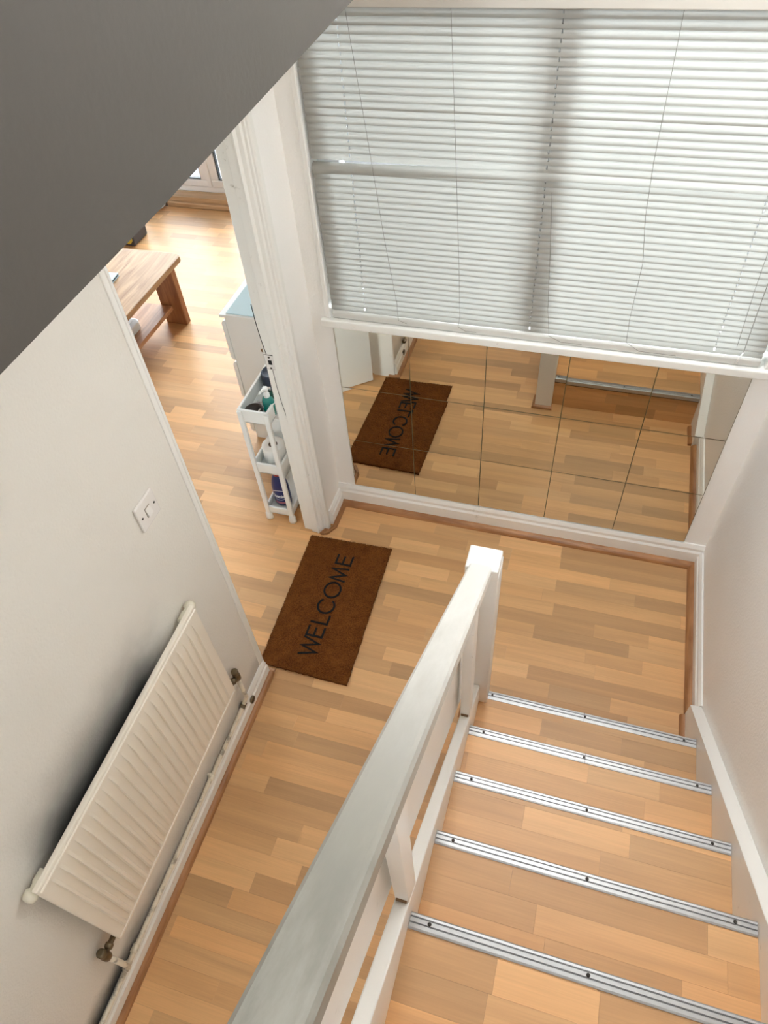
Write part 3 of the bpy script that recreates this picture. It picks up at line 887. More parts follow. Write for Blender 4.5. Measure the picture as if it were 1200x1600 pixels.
# ------------------------------------------------------------------ radiator
RX, RY0, RY1, RZ0, RZ1 = -0.035, -2.018, -1.214, 0.308, 0.868
rd = thing('radiator', 'cream ribbed panel radiator on the left wall below the light switch', 'radiator', (-0.05, -1.616, RZ0))
mb = MB()
mb.box(RX-0.020, RX-0.004, RY0, RY1, RZ0, RZ1, 0.004, 2)
mb.box(RX-0.016, RX+0.0005, RY0+0.004, RY1-0.004, RZ1-0.022, RZ1-0.012, 0.002)
mb.box(RX-0.016, RX-0.001, RY0+0.004, RY1-0.004, RZ0+0.010, RZ0+0.020, 0.002)
mb.build('panel', M['radiator'], rd)
nr = 24; pt_ = (RY1-RY0-0.05)/nr
for i in range(nr):
    yc0 = RY0+0.025+pt_*(i+0.5); hw = pt_*0.27
    mb = MB()
    z0, z1 = RZ0+0.030, RZ1-0.034
    xa, xb = RX-0.0042, RX+0.0036
    A = [(xa, yc0-hw, z0), (xa, yc0+hw, z0), (xa, yc0+hw, z1), (xa, yc0-hw, z1)]
    hb = hw*0.5
    A = [(xa, yc0-hw, z0), (xa, yc0+hw, z0), (xa, yc0+hw*0.5, z1), (xa, yc0-hw*0.5, z1)]
    B = [(xb, yc0-hb, z0+0.012), (xb, yc0+hb, z0+0.012), (xb, yc0+hb*0.8, z1-0.055), (xb, yc0-hb*0.8, z1-0.055)]
    va = [mb.bm.verts.new(p) for p in A]; vb_ = [mb.bm.verts.new(p) for p in B]
    for q in range(4): mb.bm.faces.new([va[q], va[(q+1) % 4], vb_[(q+1) % 4], vb_[q]])
    mb.bm.faces.new(vb_)
    mb.build('rib', M['radiator'], rd)
for ye, sg in ((RY1, 1), (RY0, -1)):
    mb = MB()
    mb.lathe([(0.013, -0.03*sg), (0.014, 0.0), (0.011, 0.004*sg), (0.011, 0.014*sg), (0.017, 0.018*sg), (0.018, 0.030*sg), (0.013, 0.040*sg), (0.004, 0.043*sg)], (RX-0.027, ye-0.022*sg, RZ1-0.022), 16, axis='Y')
    mb.build('end_plug', M['plug'], rd)
for yb_ in (-1.36, -1.87):
    mb = MB(); mb.box(XL+0.0005, RX-0.0195, yb_-0.012, yb_+0.012, 0.42, 0.80, 0.002); mb.build('bracket', M['radiator'], rd)
# lock-shield valves and tails
for ye, sg, zt_ in ((RY1, 1, 0.325), (RY0, -1, 0.332)):
    mb = MB()
    yv = ye+0.048*sg
    mb.tube([(RX-0.022, ye-0.01*sg, zt_), (RX-0.022, yv, zt_)], 0.0085, 10)
    mb.lathe([(0.011, 0), (0.013, 0.004), (0.013, 0.012), (0.011, 0.016)], (RX-0.022, ye+0.016*sg if sg > 0 else ye-0.032, zt_), 8, axis='Y')
    mb.lathe([(0.010, -0.028), (0.014, -0.022), (0.014, 0.004), (0.011, 0.010), (0.013, 0.014), (0.013, 0.030), (0.007, 0.034)], (RX-0.022, yv, zt_), 14)
    lab(mb.build('valve', M['valve'], rd), 'dark tarnished valve')
# ------------------------------------------------------------------ heating pipe along the skirting
hp = thing('heating_pipe', 'painted heating pipe run along the top of the left skirting board', 'pipe', (-0.06, -1.6, 0.1))
zp = 0.107; xp = XL+0.0125
mb = MB()
mb.tube([(RX-0.022, RY1+0.048, 0.296), (RX-0.022, RY1+0.048, 0.15), (xp+0.005, RY1+0.044, zp+0.018), (xp, RY1+0.030, zp), (xp, RY0-0.05, zp-0.004), (xp, YB+0.05, zp-0.004)], 0.0082, 10)
mb.build('pipe', M['pipe'], hp)
mb = MB()
mb.tube([(RX-0.022, RY0-0.048, 0.303), (RX-0.022, RY0-0.048, 0.16), (xp+0.012, RY0-0.050, zp+0.014), (xp+0.001, RY0-0.052, zp)], 0.0082, 10)
mb.build('pipe', M['pipe'], hp)
for yk_, nm in ((-1.466, 'clip'), (-2.018, 'coupling'), (-2.066, 'coupling'), (-1.185, 'coupling')):
    mb = MB()
    if nm == 'clip':
        mb.tube([(xp, yk_-0.010, zp), (xp, yk_+0.010, zp)], 0.0108, 10); mb.box(XL+0.001, xp+0.004, yk_-0.006, yk_+0.006, zp+0.008, zp+0.022, 0.003)
        mb.build(nm, M['plug'], hp)
    else:
        mb.tube([(xp, yk_-0.013, zp), (xp, yk_+0.013, zp)], 0.0112, 10); mb.build(nm, M['pipe'] if nm == 'clip' else M['valve'], hp) if yk_ == -1.185 else mb.build(nm, M['pipe'], hp)
# old blanked-off pipe stub in the skirting
mb = MB(); mb.lathe([(0.016, -0.004), (0.016, 0.003), (0.010, 0.003), (0.009, 0.0)], (XL+0.0205, -1.135, 0.062), 14, axis='X'); mb.build('escutcheon', M['valve'], hp)

# ------------------------------------------------------------------ light switch
sw = thing('light_switch', 'square white light switch on the left wall above the radiator', 'switch', (XL, -1.177, 1.249))
mb = MB(); mb.box(XL+0.0005, XL+0.0095, -1.220, -1.134, 1.206, 1.292, 0.003, 2); mb.build('plate', M['switch'], sw)
mb = MB(); mb.prism([(XL+0.0095, -1.189, 1.2335), (XL+0.0095, -1.166, 1.2335), (XL+0.0095, -1.166, 1.2645), (XL+0.0095, -1.189, 1.2645)], (0.0008, 0, 0)); mb.build('rocker_surround', M['valve'], sw)
mb = MB(); mb.prism([(XL+0.0096, -1.188, 1.235), (XL+0.0160, -1.188, 1.236), (XL+0.0108, -1.188, 1.263), (XL+0.0096, -1.188, 1.263)], (0, 0.021, 0)); mb.build('rocker', M['switch'], sw)
for yy in (-1.207, -1.147):
    mb = MB(); mb.lathe([(0.0038, 0), (0.0034, 0.0006)], (XL+0.0094, yy, 1.249), 10, axis='X'); mb.build('screw', M['screw_dark'], sw)

# ------------------------------------------------------------------ doormat with lettering
MZ = 0.013
dm = thing('doormat', 'brown coir doormat printed WELCOME lying in the doorway', 'mat', (0.055, -0.607, 0))
def matp(u, v):   # u across (0..1 from the door side), v along (0 near, 1 far)
    a = Vector((-0.124, -0.952, 0)); b = Vector((0.262, -0.960, 0)); c = Vector((0.247, -0.252, 0)); d = Vector((-0.147, -0.264, 0))
    return (a*(1-u)+b*u)*(1-v)+(d*(1-u)+c*u)*v
mb = MB()
NU, NV = 40, 72
mr = random.Random(3)
grid = []
for j in range(NV+1):
    row = []
    for i in range(NU+1):
        p = matp(i/NU, j/NV)
        e = 0.0022 if i in (0, NU) or j in (0, NV) else 0.0006
        row.append(mb.bm.verts.new((p.x+mr.uniform(-e, e), p.y+mr.uniform(-e, e), MZ-0.003+mr.uniform(-0.0012, 0.0012))))
    grid.append(row)
for j in range(NV):
    for i in range(NU): mb.bm.faces.new([grid[j][i], grid[j][i+1], grid[j+1][i+1], grid[j+1][i]])
edge = [grid[0][i] for i in range(NU+1)]+[grid[j][NU] for j in range(1, NV+1)]+[grid[NV][i] for i in range(NU-1, -1, -1)]+[grid[j][0] for j in range(NV-1, 0, -1)]
low = [mb.bm.verts.new((v.co.x, v.co.y, 0.0005)) for v in edge]
for i in range(len(edge)): mb.bm.faces.new([edge[i], low[i], low[(i+1) % len(low)], edge[(i+1) % len(edge)]])
mb.build('backing', M['coir'], dm)
# lettering: strokes in letter space, s along the text (+Y), t up the letter (-X)
TX0, TX1 = 0.0895, 0.0195
def LP(y, t): return Vector((TX0+(TX1-TX0)*t, y, 0))
strokes = []
def seg(*pts): strokes[-1].append([LP(*q) for q in pts])
def letter(): strokes.append([])
letter(); seg((-0.872, 1), (-0.852, 0), (-0.832, 0.98), (-0.812, 0), (-0.790, 1))                        # W
letter(); seg((-0.735, 1), (-0.779, 1), (-0.779, 0), (-0.735, 0)); seg((-0.779, 0.53), (-0.742, 0.53))     # E
letter(); seg((-0.713, 1), (-0.713, 0), (-0.672, 0))                                                       # L
letter(); seg(*[(-0.624+0.037*math.cos(a), 0.5+0.52*math.sin(a)) for a in [math.radians(42+276*i/18) for i in range(19)]])  # C
letter(); seg(*[(-0.537+0.040*math.cos(a), 0.5+0.52*math.sin(a)) for a in [2*math.pi*i/24 for i in range(25)]])  # O
letter(); seg((-0.483, 0), (-0.474, 1), (-0.449, 0.06), (-0.424, 1), (-0.414, 0))                         # M
letter(); seg((-0.345, 1), (-0.392, 1), (-0.392, 0), (-0.345, 0)); seg((-0.392, 0.53), (-0.352, 0.53))     # E
HWD = 0.0042
def ribbon(mb, pts, hw, z0, z1):
    n = len(pts); L = []; Rr = []
    for i, p in enumerate(pts):
        d1_ = (p-pts[i-1]).normalized() if i > 0 else (pts[1]-p).normalized()
        d2_ = (pts[i+1]-p).normalized() if i < n-1 else d1_
        t = (d1_+d2_)
        if t.length < 0.05: t = d1_.copy()
        t.normalize(); nn = Vector((-t.y, t.x, 0)); c = max(0.35, abs(nn.dot(Vector((-d1_.y, d1_.x, 0)))))
        ex = t*hw*0.9*(-1 if i == 0 else (1 if i == n-1 else 0))
        L.append(p+nn*hw/c+ex); Rr.append(p-nn*hw/c+ex)
    def vv(p, z): return mb.bm.verts.new((p.x, p.y, z))
    lt = [vv(p, z1) for p in L]; rt = [vv(p, z1) for p in Rr]; lb = [vv(p, z0) for p in L]; rb = [vv(p, z0) for p in Rr]
    for i in range(n-1):
        mb.bm.faces.new([lt[i], lt[i+1], rt[i+1], rt[i]]); mb.bm.faces.new([lb[i], lb[i+1], lt[i+1], lt[i]]); mb.bm.faces.new([rt[i], rt[i+1], rb[i+1], rb[i]])
    mb.bm.faces.new([lb[0], lt[0], rt[0], rb[0]]); mb.bm.faces.new([lt[-1], lb[-1], rb[-1], rt[-1]])
for lt_ in strokes:
    mb = MB()
    for i, pl in enumerate(lt_): ribbon(mb, pl, HWD, MZ-0.006, MZ+0.0004+0.0003*i)
    mb.build('letter', M['letter'], dm)
# coir pile: short upright fibres
import array
def near_stroke(x, y):
    if not (0.008 < x < 0.10): return False
    for lt_ in strokes:
        for pl in lt_:
            for a, b in zip(pl, pl[1:]):
                dx, dy = b.x-a.x, b.y-a.y; L2 = dx*dx+dy*dy
                t = max(0, min(1, ((x-a.x)*dx+(y-a.y)*dy)/L2)) if L2 > 0 else 0
                if (a.x+dx*t-x)**2+(a.y+dy*t-y)**2 < (HWD+0.0002)**2: return True
    return False
verts, faces = [], []
for _ in range(15000):
    u, v = mr.random(), mr.random()
    if mr.random() < 0.14:
        k = mr.randrange(4); q = mr.uniform(-0.004, 0.006)
        if k == 0: u = q
        elif k == 1: u = 1-q
        elif k == 2: v = q*0.6
        else: v = 1-q*0.6
    p = matp(u, v)
    if near_stroke(p.x, p.y): continue
    a = mr.uniform(0, math.pi); wd = 0.0007; dx, dy = math.cos(a)*wd, math.sin(a)*wd
    lx, ly = mr.uniform(-0.0022, 0.0022), mr.uniform(-0.0022, 0.0022)
    z1 = MZ+mr.uniform(-0.0015, 0.0022); n = len(verts)
    verts += [(p.x-dx, p.y-dy, MZ-0.007), (p.x+dx, p.y+dy, MZ-0.007), (p.x+dx*0.6+lx, p.y+dy*0.6+ly, z1), (p.x-dx*0.6+lx, p.y-dy*0.6+ly, z1)]
    faces.append((n, n+1, n+2, n+3))
me = bpy.data.meshes.new('coir_pile'); me.from_pydata([(a-0.055, b+0.607, c) for a, b, c in verts], [], faces); me.materials.append(M['coir'])
o = bpy.data.objects.new('coir_pile', me); COL.objects.link(o); o.parent = dm; o['kind'] = 'stuff'

# ------------------------------------------------------------------ slim storage cart in the living room behind the door frame
CX0, CX1, CY0, CY1 = -0.404, -0.258, -0.203, 0.215
ct = thing('storage_cart', 'slim white three-tier plastic storage cart beside the door frame', 'cart', ((CX0+CX1)/2, (CY0+CY1)/2, 0))
def tray(z0, z1, nm='tray'):
    mb = MB(); t = 0.004; x0, x1, y0, y1 = CX0+0.006, CX1-0.006, CY0+0.006, CY1-0.006
    mb.box(x0, x1, y0, y1, z0, z0+0.004)
    mb.box(x0, x0+t, y0, y1, z0, z1, 0.001); mb.box(x1-t, x1, y0, y1, z0, z1, 0.001); mb.box(x0, x1, y0, y0+t, z0, z1, 0.001); mb.box(x0, x1, y1-t, y1, z0, z1, 0.001)
    r = 0.008
    mb.box(x0-r*0.4, x0+r, y0-r*.4, y1+r*.4, z1-0.004, z1+0.004, 0.003, 2); mb.box(x1-r, x1+r*0.4, y0-r*.4, y1+r*.4, z1-0.004, z1+0.004, 0.003, 2)
    mb.box(x0, x1, y0-r*.4, y0+r, z1-0.004, z1+0.004, 0.003, 2); mb.box(x0, x1, y1-r, y1+r*.4, z1-0.004, z1+0.004, 0.003, 2)
    return mb.build(nm, M['cart'], ct)
tray(0.628, 0.695); tray(0.322, 0.380); tray(0.040, 0.082)
for sx in (0, 1):
    for sy in (0, 1):
        x = CX0 if sx == 0 else CX1-0.024; y = CY0 if sy == 0 else CY1-0.014
        mb = MB(); mb.box(x, x+0.024, y, y+0.014, 0.030, 0.690, 0.004, 2); po = mb.build('post', M['cart'], ct)
        m2 = MB(); m2.lathe([(0.009, 0.045), (0.017, 0.036), (0.018, 0.012), (0.019, 0.0)], (x+0.012, y+0.007, 0.0), 12, sy=0.8); m2.build('foot', M['cart'], po)

# things in the cart
sb = thing('soap_bottle', 'teal pump soap bottle in the top tray of the cart', 'bottle', (-0.288, -0.125, 0.632))
mb = MB(); mb.lathe([(0.024, 0), (0.027, 0.004), (0.027, 0.070), (0.022, 0.088), (0.012, 0.096)], (-0.288, -0.125, 0.632), 20, sy=0.75); mb.build('bottle_body', M['teal'], sb)
mb = MB(); mb.lathe([(0.013, 0.095), (0.013, 0.112), (0.006, 0.113), (0.006, 0.128), (0.012, 0.130), (0.012, 0.140), (0.004, 0.143)], (-0.288, -0.125, 0.632), 14); mb.tube([(-0.288, -0.125, 0.768), (-0.300, -0.152, 0.767), (-0.303, -0.158, 0.760)], [0.006, 0.005, 0.004], 8); mb.build('pump_head', M['pump'], sb)
b2 = MB(); b2.lathe([(0.040, 0), (0.046, 0.004), (0.048, 0.075), (0.044, 0.080), (0.040, 0.078), (0.038, 0.074), (0.003, 0.074)], (-0.345, 0.055, 0.632), 24)
tag(b2.build('round_tin', M['slate']), 'dark slate-blue round tin at the back of the cart tray', 'tin')
b2 = MB(); b2.lathe([(0.026, 0), (0.036, 0.010), (0.040, 0.032), (0.037, 0.034), (0.032, 0.014), (0.004, 0.006)], (-0.352, -0.148, 0.632), 24)
tag(b2.build('small_bowl', M['brown_black']), 'dark brown bowl at the front of the cart tray', 'bowl')
gb = thing('small_bottle', 'small dark green bottle behind the soap in the cart', 'bottle', (-0.318, -0.045, 0.632))
mb = MB(); mb.lathe([(0.014, 0), (0.016, 0.003), (0.016, 0.045), (0.007, 0.056)], (-0.318, -0.045, 0.632), 14); mb.build('bottle_body', M['green'], gb)
mb = MB(); mb.lathe([(0.0085, 0.055), (0.0085, 0.070), (0.006, 0.072)], (-0.318, -0.045, 0.632), 12); mb.build('cap', M['steel'], gb)
ky = thing('key_bunch', 'bunch of steel keys lying in the cart tray', 'keys', (-0.325, -0.095, 0.633))
mb = MB(); mb.tube([(-0.325+0.014*math.cos(a), -0.095+0.014*math.sin(a), 0.640+0.004*math.sin(a)) for a in [2*math.pi*i/14 for i in range(15)]], 0.0014, 6); mb.build('key_ring', M['steel'], ky)
for i, a in enumerate((0.3, 1.6, 2.7, 4.4)):
    R2 = Matrix.Translation((-0.325+0.014*math.cos(a), -0.095+0.014*math.sin(a), 0.641+0.003*i)) @ Matrix.Rotation(a, 4, 'Z') @ Matrix.Rotation(0.12, 4, 'Y')
    mb = MB(); mb.box(-0.003, 0.016, -0.010, 0.010, -0.001, 0.001, 0.0008, mat=R2); mb.box(0.014, 0.040, -0.0035, 0.0035, -0.001, 0.001, mat=R2); mb.build('key', M['steel'], ky)
pk = MB()
pr_ = random.Random(11); g = [[pk.bm.verts.new((-0.335+0.011*i, -0.120+0.012*j, 0.650+pr_.uniform(0, 0.016)-0.004*abs(i-2))) for i in range(5)] for j in range(4)]
for j in range(3):
    for i in range(4): pk.bm.faces.new([g[j][i], g[j][i+1], g[j+1][i+1], g[j+1][i]])
r_ = bmesh.ops.solidify(pk.bm, geom=pk.bm.faces[:], thickness=0.0015)
tag(pk.build('crumpled_packet', M['paper']), 'crumpled white packet lying over keys in the cart', 'packet')
tr_ = thing('toilet_roll', 'white toilet roll standing in the middle tray of the cart', 'toilet roll', (-0.310, -0.105, 0.326))
mb = MB(); mb.lathe([(0.022, 0.001), (0.050, 0), (0.052, 0.003), (0.052, 0.097), (0.050, 0.100), (0.022, 0.100), (0.0205, 0.098), (0.0205, 0.002)], (-0.330, -0.105, 0.326), 32)
mb.build('paper', M['paper'], tr_)
mb = MB(); mb.lathe([(0.0203, 0.0985), (0.0185, 0.0985), (0.0183, 0.004), (0.001, 0.0038)], (-0.330, -0.105, 0.326), 24); mb.build('core', M['card'], tr_)
wb = thing('white_carton', 'tall white carton behind the toilet roll in the cart', 'carton', (-0.352, 0.045, 0.326))
mb = MB(); mb.box(-0.389, -0.330, 0.005, 0.085, 0.326, 0.470, 0.002); mb.build('box', M['chest'], wb)
mb = MB(); mb.box(-0.387, -0.332, 0.007, 0.083, 0.470, 0.474, 0.001); mb.build('lid_flap', M['paper'], wb)
bb = thing('bleach_bottle', 'navy cleaning bottle with red cap in the bottom tray of the cart', 'bottle', (-0.315, -0.120, 0.044))
bx, by = -0.340, -0.118
prof = [(0.030, 0), (0.040, 0.004), (0.043, 0.020), (0.043, 0.110), (0.041, 0.135), (0.034, 0.165), (0.026, 0.185), (0.016, 0.196)]
mb = MB(); mb.lathe(prof, (bx, by, 0.044), 28, sx=1.0, sy=0.78); mb.build('bottle_body', M['navy'], bb)
mb = MB(); mb.lathe([(0.019, 0.195), (0.020, 0.198), (0.019, 0.230), (0.014, 0.236)], (bx, by, 0.044), 18); mb.build('cap', M['red'], bb)
def on_bottle(ang_, z, lift=0.0008):     # front of the bottle faces the hall (-Y)
    r = 0.043+lift
    return Vector((bx+r*math.sin(ang_), by-0.78*r*math.cos(ang_), z))
def wrap_stroke(mb, pts, hw):
    L, Rr = [], []
    for i, (a, z) in enumerate(pts):
        q0 = pts[max(0, i-1)]; q1 = pts[min(len(pts)-1, i+1)]
        dx, dz = (q1[0]-q0[0])*0.043, q1[1]-q0[1]; l = math.hypot(dx, dz) or 1
        nx, nz = -dz/l*hw/0.043, dx/l*hw
        L.append(mb.bm.verts.new(on_bottle(a+nx, z+nz))); Rr.append(mb.bm.verts.new(on_bottle(a-nx, z-nz)))
    for i in range(len(pts)-1): mb.bm.faces.new([L[i], L[i+1], Rr[i+1], Rr[i]])
# brand lettering "Domestos" with its swoosh
def glyphs():
    arc = lambda cx, cy, rx, ry, a0, a1, n=8: [(cx+rx*math.cos(math.radians(a0+(a1-a0)*i/n)), cy+ry*math.sin(math.radians(a0+(a1-a0)*i/n))) for i in range(n+1)]
    return {
        'D': ([[(0, 0), (0, 1)], [(0, 1)]+arc(0.1, 0.5, 0.5, 0.5, 90, -90)+[(0, 0)]], 0.7),
        'o': ([arc(0.25, 0.33, 0.25, 0.33, 0, 360, 12)], 0.62),
        'm': ([[(0, 0), (0, 0.66)], arc(0.17, 0.45, 0.17, 0.2, 180, 0)+[(0.34, 0)], arc(0.51, 0.45, 0.17, 0.2, 180, 0)+[(0.68, 0)]], 0.80),
        'e': ([[(0.02, 0.34), (0.48, 0.34)]+arc(0.25, 0.33, 0.24, 0.33, 0, 320, 12)], 0.62),
        's': ([arc(0.2, 0.49, 0.18, 0.17, 40, 270, 8)+arc(0.2, 0.16, 0.18, 0.16, 90, -140, 8)], 0.52),
        't': ([[(0.14, 0.95), (0.14, 0.0), (0.3, 0.0)], [(0, 0.66), (0.32, 0.66)]], 0.44)}
G = glyphs()
mb = MB(); wtot = sum(G[c][1] for c in 'Domestos'); H = 0.021; sc = 0.060/wtot; xx = -0.030
for c in 'Domestos':
    ss, adv = G[c]
    for s_ in ss: wrap_stroke(mb, [((xx+p[0]*sc+0.15*p[1]*0.012)/0.043, 0.044+0.062+p[1]*H) for p in s_], 0.0016)
    xx += adv*sc
mb.build('lettering', M['white_print'], bb)
mb = MB(); wrap_stroke(mb, [(-0.75+1.5*i/12, 0.044+0.100+0.010*math.sin(math.pi*i/12)+0.006*i/12) for i in range(13)], 0.0020); wrap_stroke(mb, [(-0.5+1.2*i/10, 0.044+0.050+0.006*math.sin(math.pi*i/10)*-1+0.006*i/10) for i in range(11)], 0.0014); mb.build('swoosh', M['white_print'], bb)
mb = MB(); wrap_stroke(mb, [(-0.7+1.4*i/10, 0.044+0.028) for i in range(11)], 0.006); mb.build('label_band', M['pink_print'], bb)

# ------------------------------------------------------------------ chest of drawers
KX0, KX1, KY0, KY1, KH = -0.705, -0.222, 0.318, 1.118, 0.78
ch = thing('chest_of_drawers', 'white chest of drawers with blue glass top behind the cart', 'chest of drawers', (-0.46, 0.718, 0))
mb = MB(); mb.box(KX0+0.020, KX1, KY0+0.006, KY1-0.006, 0.0, KH-0.018, 0.001); mb.build('carcass', M['chest'], ch)
mb = MB(); mb.box(KX0-0.002, KX1, KY0, KY1, KH-0.018, KH-0.003, 0.001); mb.build('top', M['chest'], ch)
mb = MB(); mb.box(KX0+0.030, KX1-0.002, KY0+0.012, KY1-0.012, KH-0.0028, KH+0.002, 0.001); lab(mb.build('glass_top', M['blue_glass'], ch), 'pale blue glass top sheet')
for i in range(3):
    z0 = 0.045+0.238*i
    mb = MB()
    zt0 = z0+0.222
    mb.prism([(KX0, KY0+0.002, z0+0.012), (KX0+0.012, KY0+0.002, z0), (KX0+0.0195, KY0+0.002, z0), (KX0+0.0195, KY0+0.002, zt0), (KX0+0.010, KY0+0.002, zt0), (KX0, KY0+0.002, zt0-0.012)], (0, KY1-KY0-0.004, 0))
    mb.build('drawer', M['chest'], ch)

# ------------------------------------------------------------------ coffee table
TXR, TXL, TY1, TY0, TH = -1.528, -2.16, 1.325, 0.14, 0.44
tb = thing('coffee_table', 'rustic wooden coffee table with thick legs and a lower shelf', 'table', (-1.85, 0.73, 0))
mb = MB()
def rrect(x0, x1, y0, y1, r, z):
    out = []
    for cx, cy, a0 in ((x1-r, y1-r, 0), (x0+r, y1-r, 90), (x0+r, y0+r, 180), (x1-r, y0+r, 270)):
        for i in range(5):
            a = math.radians(a0+22.5*i); out.append((cx+r*math.cos(a), cy+r*math.sin(a), z))
    return out
nb = 5; bw = (TXR-TXL)/nb
mb.prism(rrect(TXL, TXR, TY0, TY1, 0.035, TH-0.036), (0, 0, 0.036), bev=0.004)
tt = mb.build('tabletop', M['table'], tb)
for sx in (0, 1):
    for sy in (0, 1):
        mb = MB(); x0 = TXR-0.185 if sx else TXL+0.035; y0 = TY1-0.115 if sy else TY0+0.06
        mb.box(x0, x0+0.150, y0, y0+0.050, 0, TH-0.036, 0.004, 2); mb.build('leg', M['table_leg'], tb)
mb = MB(); mb.box(TXL+0.10, TXR-0.10, TY0+0.05, TY1-0.118, 0.108, 0.138, 0.003); mb.build('shelf', M['shelf'], tb)
nbk = thing('notebook', 'pale blue notebook lying on the rustic table', 'book', (-1.87, 0.96, TH))
R3 = Matrix.Translation((-1.885, 0.955, TH)) @ Matrix.Rotation(0.08, 4, 'Z')
mb = MB(); mb.box(-0.10, 0.10, -0.065, 0.065, 0.015, 0.019, 0.0005, mat=R3); mb.box(-0.10, 0.10, -0.065, 0.065, 0.0005, 0.004, 0.0005, mat=R3); mb.build('cover', M['blue_paper'], nbk)
mb = MB(); mb.box(-0.097, 0.097, -0.062, 0.062, 0.004, 0.015, mat=R3); mb.build('pages', M['grey_dark'], nbk)
dv = thing('white_gadget', 'rounded white plastic box on the shelf of the rustic table', 'box', (-1.75, 0.88, 0.138))
mb = MB(); mb.prism(rrect(-1.845, -1.705, 0.800, 0.965, 0.035, 0.1385), (0, 0, 0.055), bev=0.012); mb.build('shell', M['device'], dv)
mb = MB()
for i in range(3): mb.box(-1.815+0.03*i, -1.803+0.03*i, 0.83, 0.94, 0.193, 0.197, 0.001)
mb.build('ridges', M['upvc'], dv)

# ------------------------------------------------------------------ patio end of the living room
stp = thing('threshold_step', 'low two-tier wooden step below the patio doors', 'step', (-2.2, 2.75, 0))
mb = MB(); mb.box(-2.50, -1.05, 2.70, LY1, 0.0, 0.034, 0.003); mb.build('lower_tier', M['step'], stp)
mb = MB(); mb.box(-2.50, -1.05, 2.730, LY1, 0.0342, 0.072, 0.003); mb.build('upper_tier', M['step'], stp)
pd = bpy.data.objects.new('door_2', None); COL.objects.link(pd); pd.location = (-2.2, LY1, 0.07); struct(pd, 'white framed glazed patio doors at the far end of the living room')
def pbox(x0, x1, z0, z1, nm, mat=M['upvc'], y0=LY1-0.005, y1=LY1+0.065):
    mb = MB(); mb.box(x0, x1, y0, y1, z0, z1, 0.004 if mat is M['upvc'] else 0); return mb.build(nm, mat, pd)
pbox(PX0, PX1, 0.072, 0.118, 'frame'); pbox(PX0, PX1, PZ1-0.06, PZ1, 'frame'); pbox(PX0, PX0+0.06, 0.118, PZ1-0.06, 'frame'); pbox(PX1-0.06, PX1, 0.118, PZ1-0.06, 'frame')
mbx = -2.135
for (a, b) in ((PX0+0.06, mbx-0.002), (mbx+0.002, PX1-0.06)):
    z0, z1 = 0.120, PZ1-0.062; sw_ = 0.075
    pbox(a, b, z0, z0+sw_*0.7, 'door_rail', y0=LY1-0.012, y1=LY1+0.055); pbox(a, b, z1-sw_, z1, 'door_rail', y0=LY1-0.012, y1=LY1+0.055)
    pbox(a, a+sw_, z0+sw_*0.7, z1-sw_, 'door_stile', y0=LY1-0.012, y1=LY1+0.055); pbox(b-sw_, b, z0+sw_*0.7, z1-sw_, 'door_stile', y0=LY1-0.012, y1=LY1+0.055)
    for q in ((a+sw_, b-sw_, z0+sw_*0.7, z0+sw_*0.7+0.008), (a+sw_, a+sw_+0.008, z0+sw_*0.7, z1-sw_), (b-sw_-0.008, b-sw_, z0+sw_*0.7, z1-sw_)):
        pbox(*q, 'gasket', M['gasket'], LY1+0.0, LY1+0.03)
    pbox(a+sw_+0.008, b-sw_-0.008, z0+sw_*0.7+0.008, z1-sw_, 'pane', M['glass'], LY1+0.020, LY1+0.024)
pbox(mbx-0.018, mbx+0.018, 0.125, PZ1-0.065, 'meeting_strip', y0=LY1-0.026, y1=LY1-0.0125)
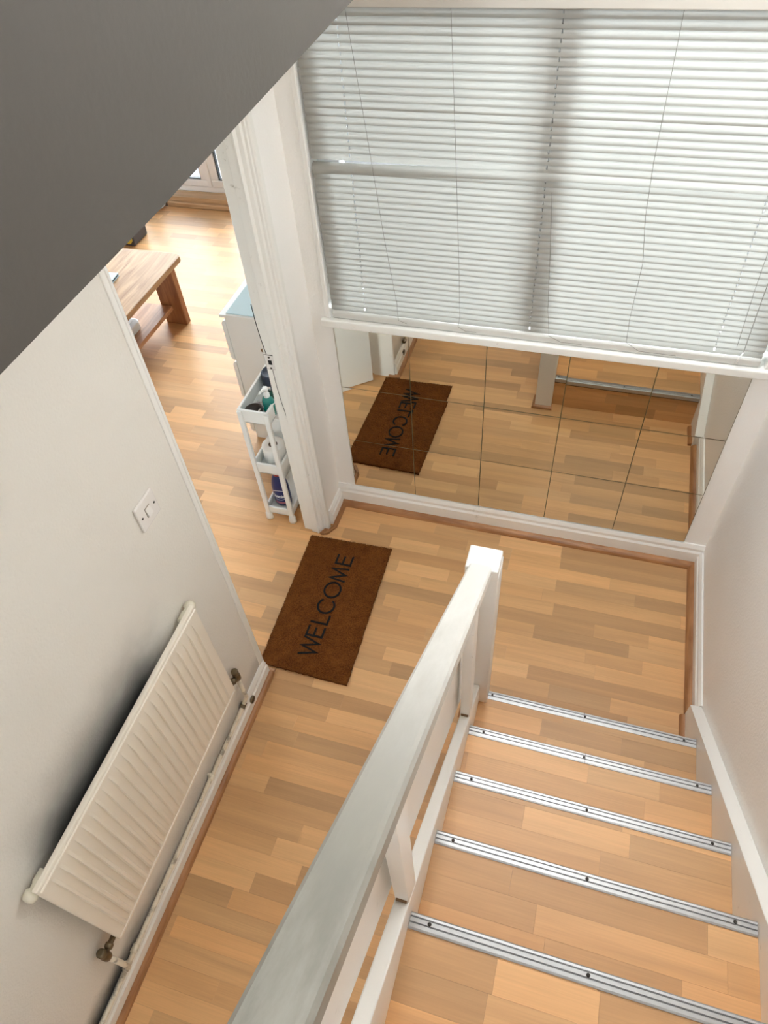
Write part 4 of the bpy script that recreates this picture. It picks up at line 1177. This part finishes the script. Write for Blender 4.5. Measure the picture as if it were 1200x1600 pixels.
# white film bag slumped against the step
bgm = MB(); br = random.Random(4)
prof = [(0.055, 0.0), (0.085, 0.02), (0.080, 0.09), (0.060, 0.16), (0.045, 0.20), (0.060, 0.235)]
n = 18; rings = []
for r, h in prof:
    rings.append([bgm.bm.verts.new((-2.595+(r*(1+br.uniform(-.18, .18)))*math.cos(2*math.pi*k/n), 2.66+0.8*(r*(1+br.uniform(-.18, .18)))*math.sin(2*math.pi*k/n), h+br.uniform(-.006, .006) if h > 0 else 0.0)) for k in range(n)])
for a, b in zip(rings, rings[1:]):
    for k in range(n): bgm.bm.faces.new([a[k], a[(k+1) % n], b[(k+1) % n], b[k]])
bgm.bm.faces.new(rings[0])
tag(bgm.build('plastic_bag', M['bag']), 'crumpled white bag slumped at the end of the wooden step', 'bag')
# dark tub with a yellow knob beyond the table
tbn = thing('toy_tub', 'dark grey tub with a yellow knob on the floor beyond the table', 'tub', (-2.56, 2.16, 0))
mb = MB(); mb.prism([(-2.70, 2.06, 0.0), (-2.44, 2.06, 0.0), (-2.425, 2.06, 0.17), (-2.60, 2.06, 0.19), (-2.70, 2.06, 0.13)], (0, 0.20, 0), bev=0.012); mb.build('tub_body', M['grey_dark'], tbn)
mb = MB(); mb.lathe([(0.036, 0.0), (0.038, -0.010), (0.030, -0.020), (0.004, -0.022)], (-2.478, 2.060, 0.062), 20, axis='Y'); lab(mb.build('knob', M['yellow'], tbn), 'yellow knob')
mb = MB(); mb.lathe([(0.020, 0.0), (0.020, -0.010), (0.004, -0.014)], (-2.60, 2.060, 0.065), 16, axis='Y'); mb.build('button', M['device'], tbn)
mb = MB(); mb.tube([(-2.69, 2.05, 0.12), (-2.60, 2.045, 0.15), (-2.53, 2.045, 0.19), (-2.50, 2.05, 0.23)], 0.010, 8); mb.build('handle', M['device'], tbn)

# ------------------------------------------------------------------ added fill window on the landing (unseen behind the viewer, lights the stairwell)
w2 = bpy.data.objects.new('fill_window', None); COL.objects.link(w2); w2.location = (1.1, YB-0.06, 3.2); struct(w2)
for q in ((0.65, 0.70, 3.2, 4.3), (1.50, 1.55, 3.2, 4.3), (0.70, 1.50, 3.2, 3.25), (0.70, 1.50, 4.25, 4.3)):
    mb = MB(); mb.box(q[0], q[1], YB-0.10, YB-0.05, q[2], q[3], 0.003); mb.build('frame', M['upvc'], w2)
mb = MB(); mb.box(0.70, 1.50, YB-0.077, YB-0.073, 3.25, 4.25); mb.build('pane', M['glass'], w2)
